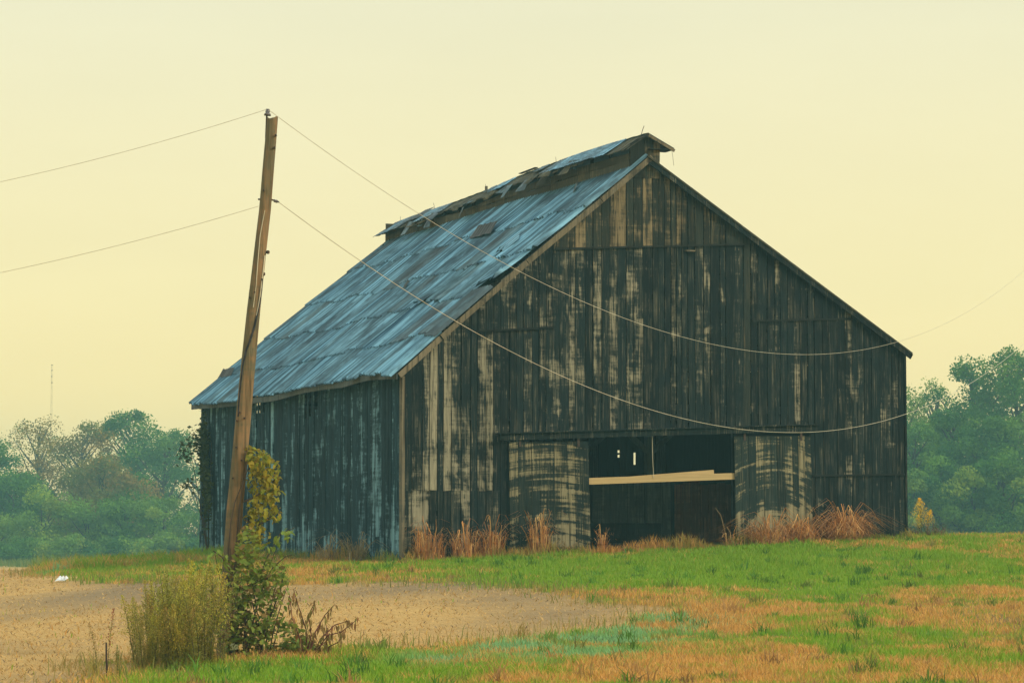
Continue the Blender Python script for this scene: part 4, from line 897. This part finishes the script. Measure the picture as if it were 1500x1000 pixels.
for yy, hh, lab in ((2.3, .95, 'dry brown weeds against the side wall near the front corner'), (4.6, .8, 'second patch of dry brown weeds along the side wall')):
    p = wpt(-.45, yy, 0); p[2] = float(gz(p[0], p[1])) - .03; o = obj('dry_weeds', tussock(110, hh, .45, .8, PALE, 1.)); tag(o, lab, 'dry weeds', 'dry weeds along the side wall'); o.location = p; o.rotation_euler.z = PHI + math.pi / 2
b = MB(); p = gp(512, 826); b.tube([(0, 0, 0), (.01, 0, .3)], [.02, .016], 5, (.30, .25, .15)); o = b.build('short_stake', M['stem'], None, label='short pale stake in the grass near the side wall', cat='stake'); o.location = p
# yellow goldenrod beyond the right corner
p = at(1350, 780, 84.); p[2] = float(gz(p[0], p[1])) - .03
yg = empty('yellow_shrub', p, label='small yellow flowering goldenrod beyond the right barn corner', cat='goldenrod')
for dx, dy_, s in ((0, 0, 1.), (.18, .1, .72), (-.1, .1, .6)):
    o = obj('stalk', stalk(1.05, 2.6, (.80, .50, .02)), yg); o.location = (dx, dy_, 0); o.scale = (s * 1.1, s * 1.1, s * 1.15)
o = obj('dry_weeds', tussock(190, .55, .6, .7, [(.25, .13, .07), (.2, .1, .06), (.13, .13, .04)])); p2 = at(1362, 785, 83.5); p2[2] = float(gz(p2[0], p2[1])) - .03; o.location = p2; tag(o, 'reddish brown dry weeds around the yellow goldenrod by the right corner', 'dry weeds')
# creeper on the far end of the side wall
cr0 = wpt(-.06, 17.4, 0); P = []; C_ = []
cv = empty('wall_creeper', wpt(-.1, 17.3, gl(-.1, 17.3)), PHI, label='green creeper growing up the far end of the barn side wall', cat='creeper')
sb = MB(); g0 = gl(-.1, 17.3)
for ex, ey, ez in ((-.12, .6, 4.3), (-.1, -.6, 3.6), (-.4, .9, 3.6), (-.5, .2, 2.4)):
    sb.tube([(0, 0, 0), (-.05 + ex * .2, ey * .3, 1.2), (ex * .5, ey * .6, 2.4 * ez / 4), (ex, ey, ez)], [.02, .016, .011, .006], 4, (.06, .045, .03))
sb.build('stem', M['stem'], cv)
for (cx, cy, cz, rx, ry, rz_, k) in ((-.10, .3, 3.4, .10, .45, 1.0, 700), (-.10, -.1, 2.0, .10, .4, 1.0, 400), (-.55, .7, 3.3, .35, .3, .4, 110), (-.5, .6, 2.3, .3, .3, .2, 40), (-.3, .5, 3.7, .2, .3, .4, 80)):
    q = rng.normal(size=(k, 3)) * .5; q = q * np.array([rx, ry, rz_]) + np.array([cx, cy, cz]); q[:, 0] = np.minimum(q[:, 0], -.01); P.append(q)
P = np.concatenate(P); cc = lerp((.035, .055, .018), (.07, .09, .02), rng.random(len(P))); V, Fc, cc = leafcloud(P, .13, cc); obj('foliage', mesh('foliage', V, Fc, M['leafv'], cols=cc), cv, kind='stuff')
# ================================================================== TREES BEYOND THE FIELD
def tree(name, u, vtop_, d, wid, label, hues, base=None, nl=9000, leaf=.30, low=.25, clumps=72, cat='tree', group=None, open_=.0, trunk=True, vshift=0.):
    d = d * 1.45; wid *= 1.45; leaf *= 1.1; nl = int(nl * 1.9); p = at(u, 790, d); p[2] = float(gz(p[0], p[1])) - .1; H = at(u, vtop_, d)[2] - p[2]; d_ = d; R = wid * .70
    o = empty(name, p, label=label, cat=cat, group=group)
    b = MB(); tips = []
    if trunk:
        tr_ = H * .026 + .04
        top = np.array([rng.normal(0, .3), rng.normal(0, .3), H * .8]); b.tube([(0, 0, 0), top * .3 + rng.normal(0, .1, 3), top * .6 + rng.normal(0, .2, 3), top], [tr_, tr_ * .75, tr_ * .45, tr_ * .12], 7)
    cs = []
    for i in range(clumps):
        f = low + (1 - low) * (i + .5) / clumps; a = rng.uniform(0, 6.28); g_ = (f - low) / (1 - low); env = (1 - (2 * g_ ** .85 - 1) ** 2 * .92) ** .5; r = R * env * math.sqrt(rng.uniform(.05, 1.)) * .9
        c = np.array([math.cos(a) * r, math.sin(a) * r, H * f * .95]); cs.append(c)
        if trunk and i % 2 == 0:
            s = np.array([0, 0, max(H * .12, c[2] - r * .9 - H * .05)]); b.tube([s, (s + c) / 2 + np.array([0, 0, -.15 * r * .3]), c], [tr_ * .35, tr_ * .2, .02], 4)
    if b.V: b.build('trunk' if trunk else 'stem', M['bark'], o)
    per = nl // clumps; PT = []; CT = []
    for c in cs:
        cr_ = R * rng.uniform(.18, .40) * (1 - .2 * (c[2] / H)); k = int(per * rng.uniform(.5, 1.5) * (1 - open_ * (c[2] / H)))
        q = rng.normal(size=(k, 3)); q = q / np.linalg.norm(q, axis=1)[:, None] * (rng.random((k, 1)) ** .45) * cr_ * np.array([1.1, 1.1, .75])
        q[:, 2] -= .25 * np.hypot(q[:, 0], q[:, 1]); PT.append(c + q)
        h0 = np.array(hues[rng.integers(len(hues))]) * rng.uniform(.78, 1.22); CT.append(lerp(h0, h0 * np.array([1.5, 1.3, 1.]), rng.random(k)))
    P = np.concatenate(PT); cc = np.concatenate(CT); keep = P[:, 2] > .05; P = P[keep]; cc = cc[keep]
    V, Fc, cc = leafcloud(P, leaf, cc, .7); obj('crown', mesh('crown', V, Fc, M['leafv'], cols=cc), o)
    return o
G = [(.07, .18, .018), (.10, .22, .022), (.05, .15, .018)]; BR = [(.19, .17, .03), (.15, .18, .03), (.22, .16, .035)]; LG = [(.15, .27, .03), (.19, .29, .035), (.12, .24, .03)]
TL = 'trees along the left wood edge'; TR = 'trees along the right wood edge'; BL = 'bushes along the left wood edge'; BRR = 'bushes along the right wood edge'
tree('broadleaf_tree', -30, 640, 236, 6.5, 'dark green tree cut by the left picture edge', G, group=TL)
tree('broadleaf_tree', 55, 606, 250, 6.8, 'thin crowned brownish tree showing sky gaps, under the far mast', BR, nl=8200, leaf=.26, open_=.55, group=TL, low=.3)
tree('broadleaf_tree', 118, 612, 238, 6.2, 'brown tinged tree in the middle of the left wood', BR, nl=8500, open_=.4, group=TL)
tree('broadleaf_tree', 190, 596, 244, 6.4, 'tallest bright green tree of the left wood', G, nl=11000, group=TL)
tree('broadleaf_tree', 240, 622, 236, 6.0, 'rounded mid green tree right of the tallest in the left wood', G, nl=9000, open_=.3, group=TL)
tree('broadleaf_tree', 296, 618, 252, 5.0, 'sparse lacy tree against the sky beside the far barn corner', BR, nl=3600, leaf=.24, open_=.7, group=TL)
tree('broadleaf_tree', 20, 690, 226, 6.0, 'lower dense green tree in front at the left of the wood', G, nl=9000, group=TL)
tree('broadleaf_tree', 150, 668, 222, 6.5, 'lower olive tree in front of the brown tinged tree', BR, nl=9000, group=TL)
for i, (u, v, w, hu, lab) in enumerate([(-10, 745, 5., LG, 'bright bush at the left picture edge under the wood'), (62, 715, 5.4, LG, 'large light green bush below the thin crowned tree'), (125, 735, 5., LG, 'light green bush below the olive tree'), (185, 722, 5.6, G, 'dark green bush below the tallest left tree'), (240, 728, 5., LG, 'light green bush below the rounded left tree'), (292, 745, 5., G, 'green bush beside the far barn corner'), (30, 790, 4.2, G, 'low dark bush at the field edge, far left'), (100, 785, 4.2, LG, 'low light bush at the field edge, left of centre'), (165, 788, 4.2, G, 'low dark bush at the field edge under the tallest tree'), (225, 784, 4.2, LG, 'low light bush at the field edge next to the barn'), (275, 790, 4., G, 'low dark bush at the field edge touching the barn corner')]):
    tree('bush', u, v, 214 - 3 * (i > 5) - i * .5, w, lab, hu, nl=5200, leaf=.28, low=.04, clumps=30, cat='bush', group=BL, trunk=True)
tree('broadleaf_tree', 1322, 552, 196, 5.2, 'feathery tree half hidden behind the right barn corner', LG, nl=8000, leaf=.24, open_=.5, group=TR)
tree('broadleaf_tree', 1372, 545, 200, 4.6, 'thin feathery tree with sky gaps right of the barn corner', LG, nl=5200, leaf=.24, open_=.7, group=TR)
tree('broadleaf_tree', 1428, 514, 194, 5.4, 'tall green tree in the middle of the right wood', G, nl=11000, leaf=.26, open_=.2, group=TR)
tree('broadleaf_tree', 1492, 500, 190, 6.0, 'tallest green tree at the right picture edge', G, nl=12000, leaf=.26, group=TR)
tree('broadleaf_tree', 1555, 510, 194, 6.0, 'tree cut off by the right picture edge', G, nl=8000, leaf=.26, group=TR)
tree('broadleaf_tree', 1400, 590, 186, 5.5, 'lower dense green tree in front of the right wood', G, nl=10000, leaf=.28, group=TR)
tree('broadleaf_tree', 1340, 610, 184, 5.0, 'lower dense tree against the right barn corner', G, nl=9000, leaf=.28, group=TR)
tree('broadleaf_tree', 1465, 605, 184, 5.5, 'lower dense green tree under the tallest right tree', G, nl=10000, leaf=.28, group=TR)
for i, (u, v, lab) in enumerate([(1330, 680, 'green bush against the right barn corner'), (1378, 668, 'green bush second from the right barn corner'), (1425, 676, 'green bush under the tall middle right tree'), (1472, 664, 'green bush under the tallest right tree'), (1515, 680, 'green bush at the right picture edge')]):
    tree('bush', u, v, 176 - i * .7, 4.6, lab, G if i % 2 else LG, nl=7000, leaf=.28, low=.04, clumps=34, cat='bush', group=BRR)
for i, u in enumerate((760, 960, 1150, 450, 600)): pass
# radio mast far behind
d = 356.; p = at(73, 790, d); p[2] = float(gz(p[0], p[1])); mast = empty('radio_mast', p, label='thin radio mast rising far behind the left wood', cat='mast'); H = at(73, 534, d)[2] - p[2]
b = MB()
for a in range(3): b.tube([(.13 * math.cos(a * 2.094), .13 * math.sin(a * 2.094), 0), (.11 * math.cos(a * 2.094), .11 * math.sin(a * 2.094), H)], .006, 4)
k = 0
z = 0
while z < H - .3:
    a = k * 2.094; c = a + 2.094; b.bar((.13 * math.cos(a), .13 * math.sin(a), z), (.13 * math.cos(c), .13 * math.sin(c), z + .3), .008, .008); z += .3; k += 1
b.build('lattice', M['iron'], mast)
b = MB(); 
for zz in (H - .1, H - .8, H - 1.6, H - 2.4): b.box(-.08, .08, -.04, .04, zz, zz + .10)
b.build('antenna', M['iron'], mast)
# ================================================================== HAZE
b = MB(); b.box(-660, 660, -70, 660, -7.5, 25)
hz = MT('haze_air'); hz.n.remove(hz.b); pv = hz.new('VolumePrincipled'); pv.inputs['Color'].default_value = (.31, .64, .66, 1); pv.inputs['Density'].default_value = .0010; pv.inputs['Anisotropy'].default_value = 0.
hz.l.new(pv.outputs[0], hz.out.inputs['Volume']); b.build('haze', hz.m, None, kind='stuff')
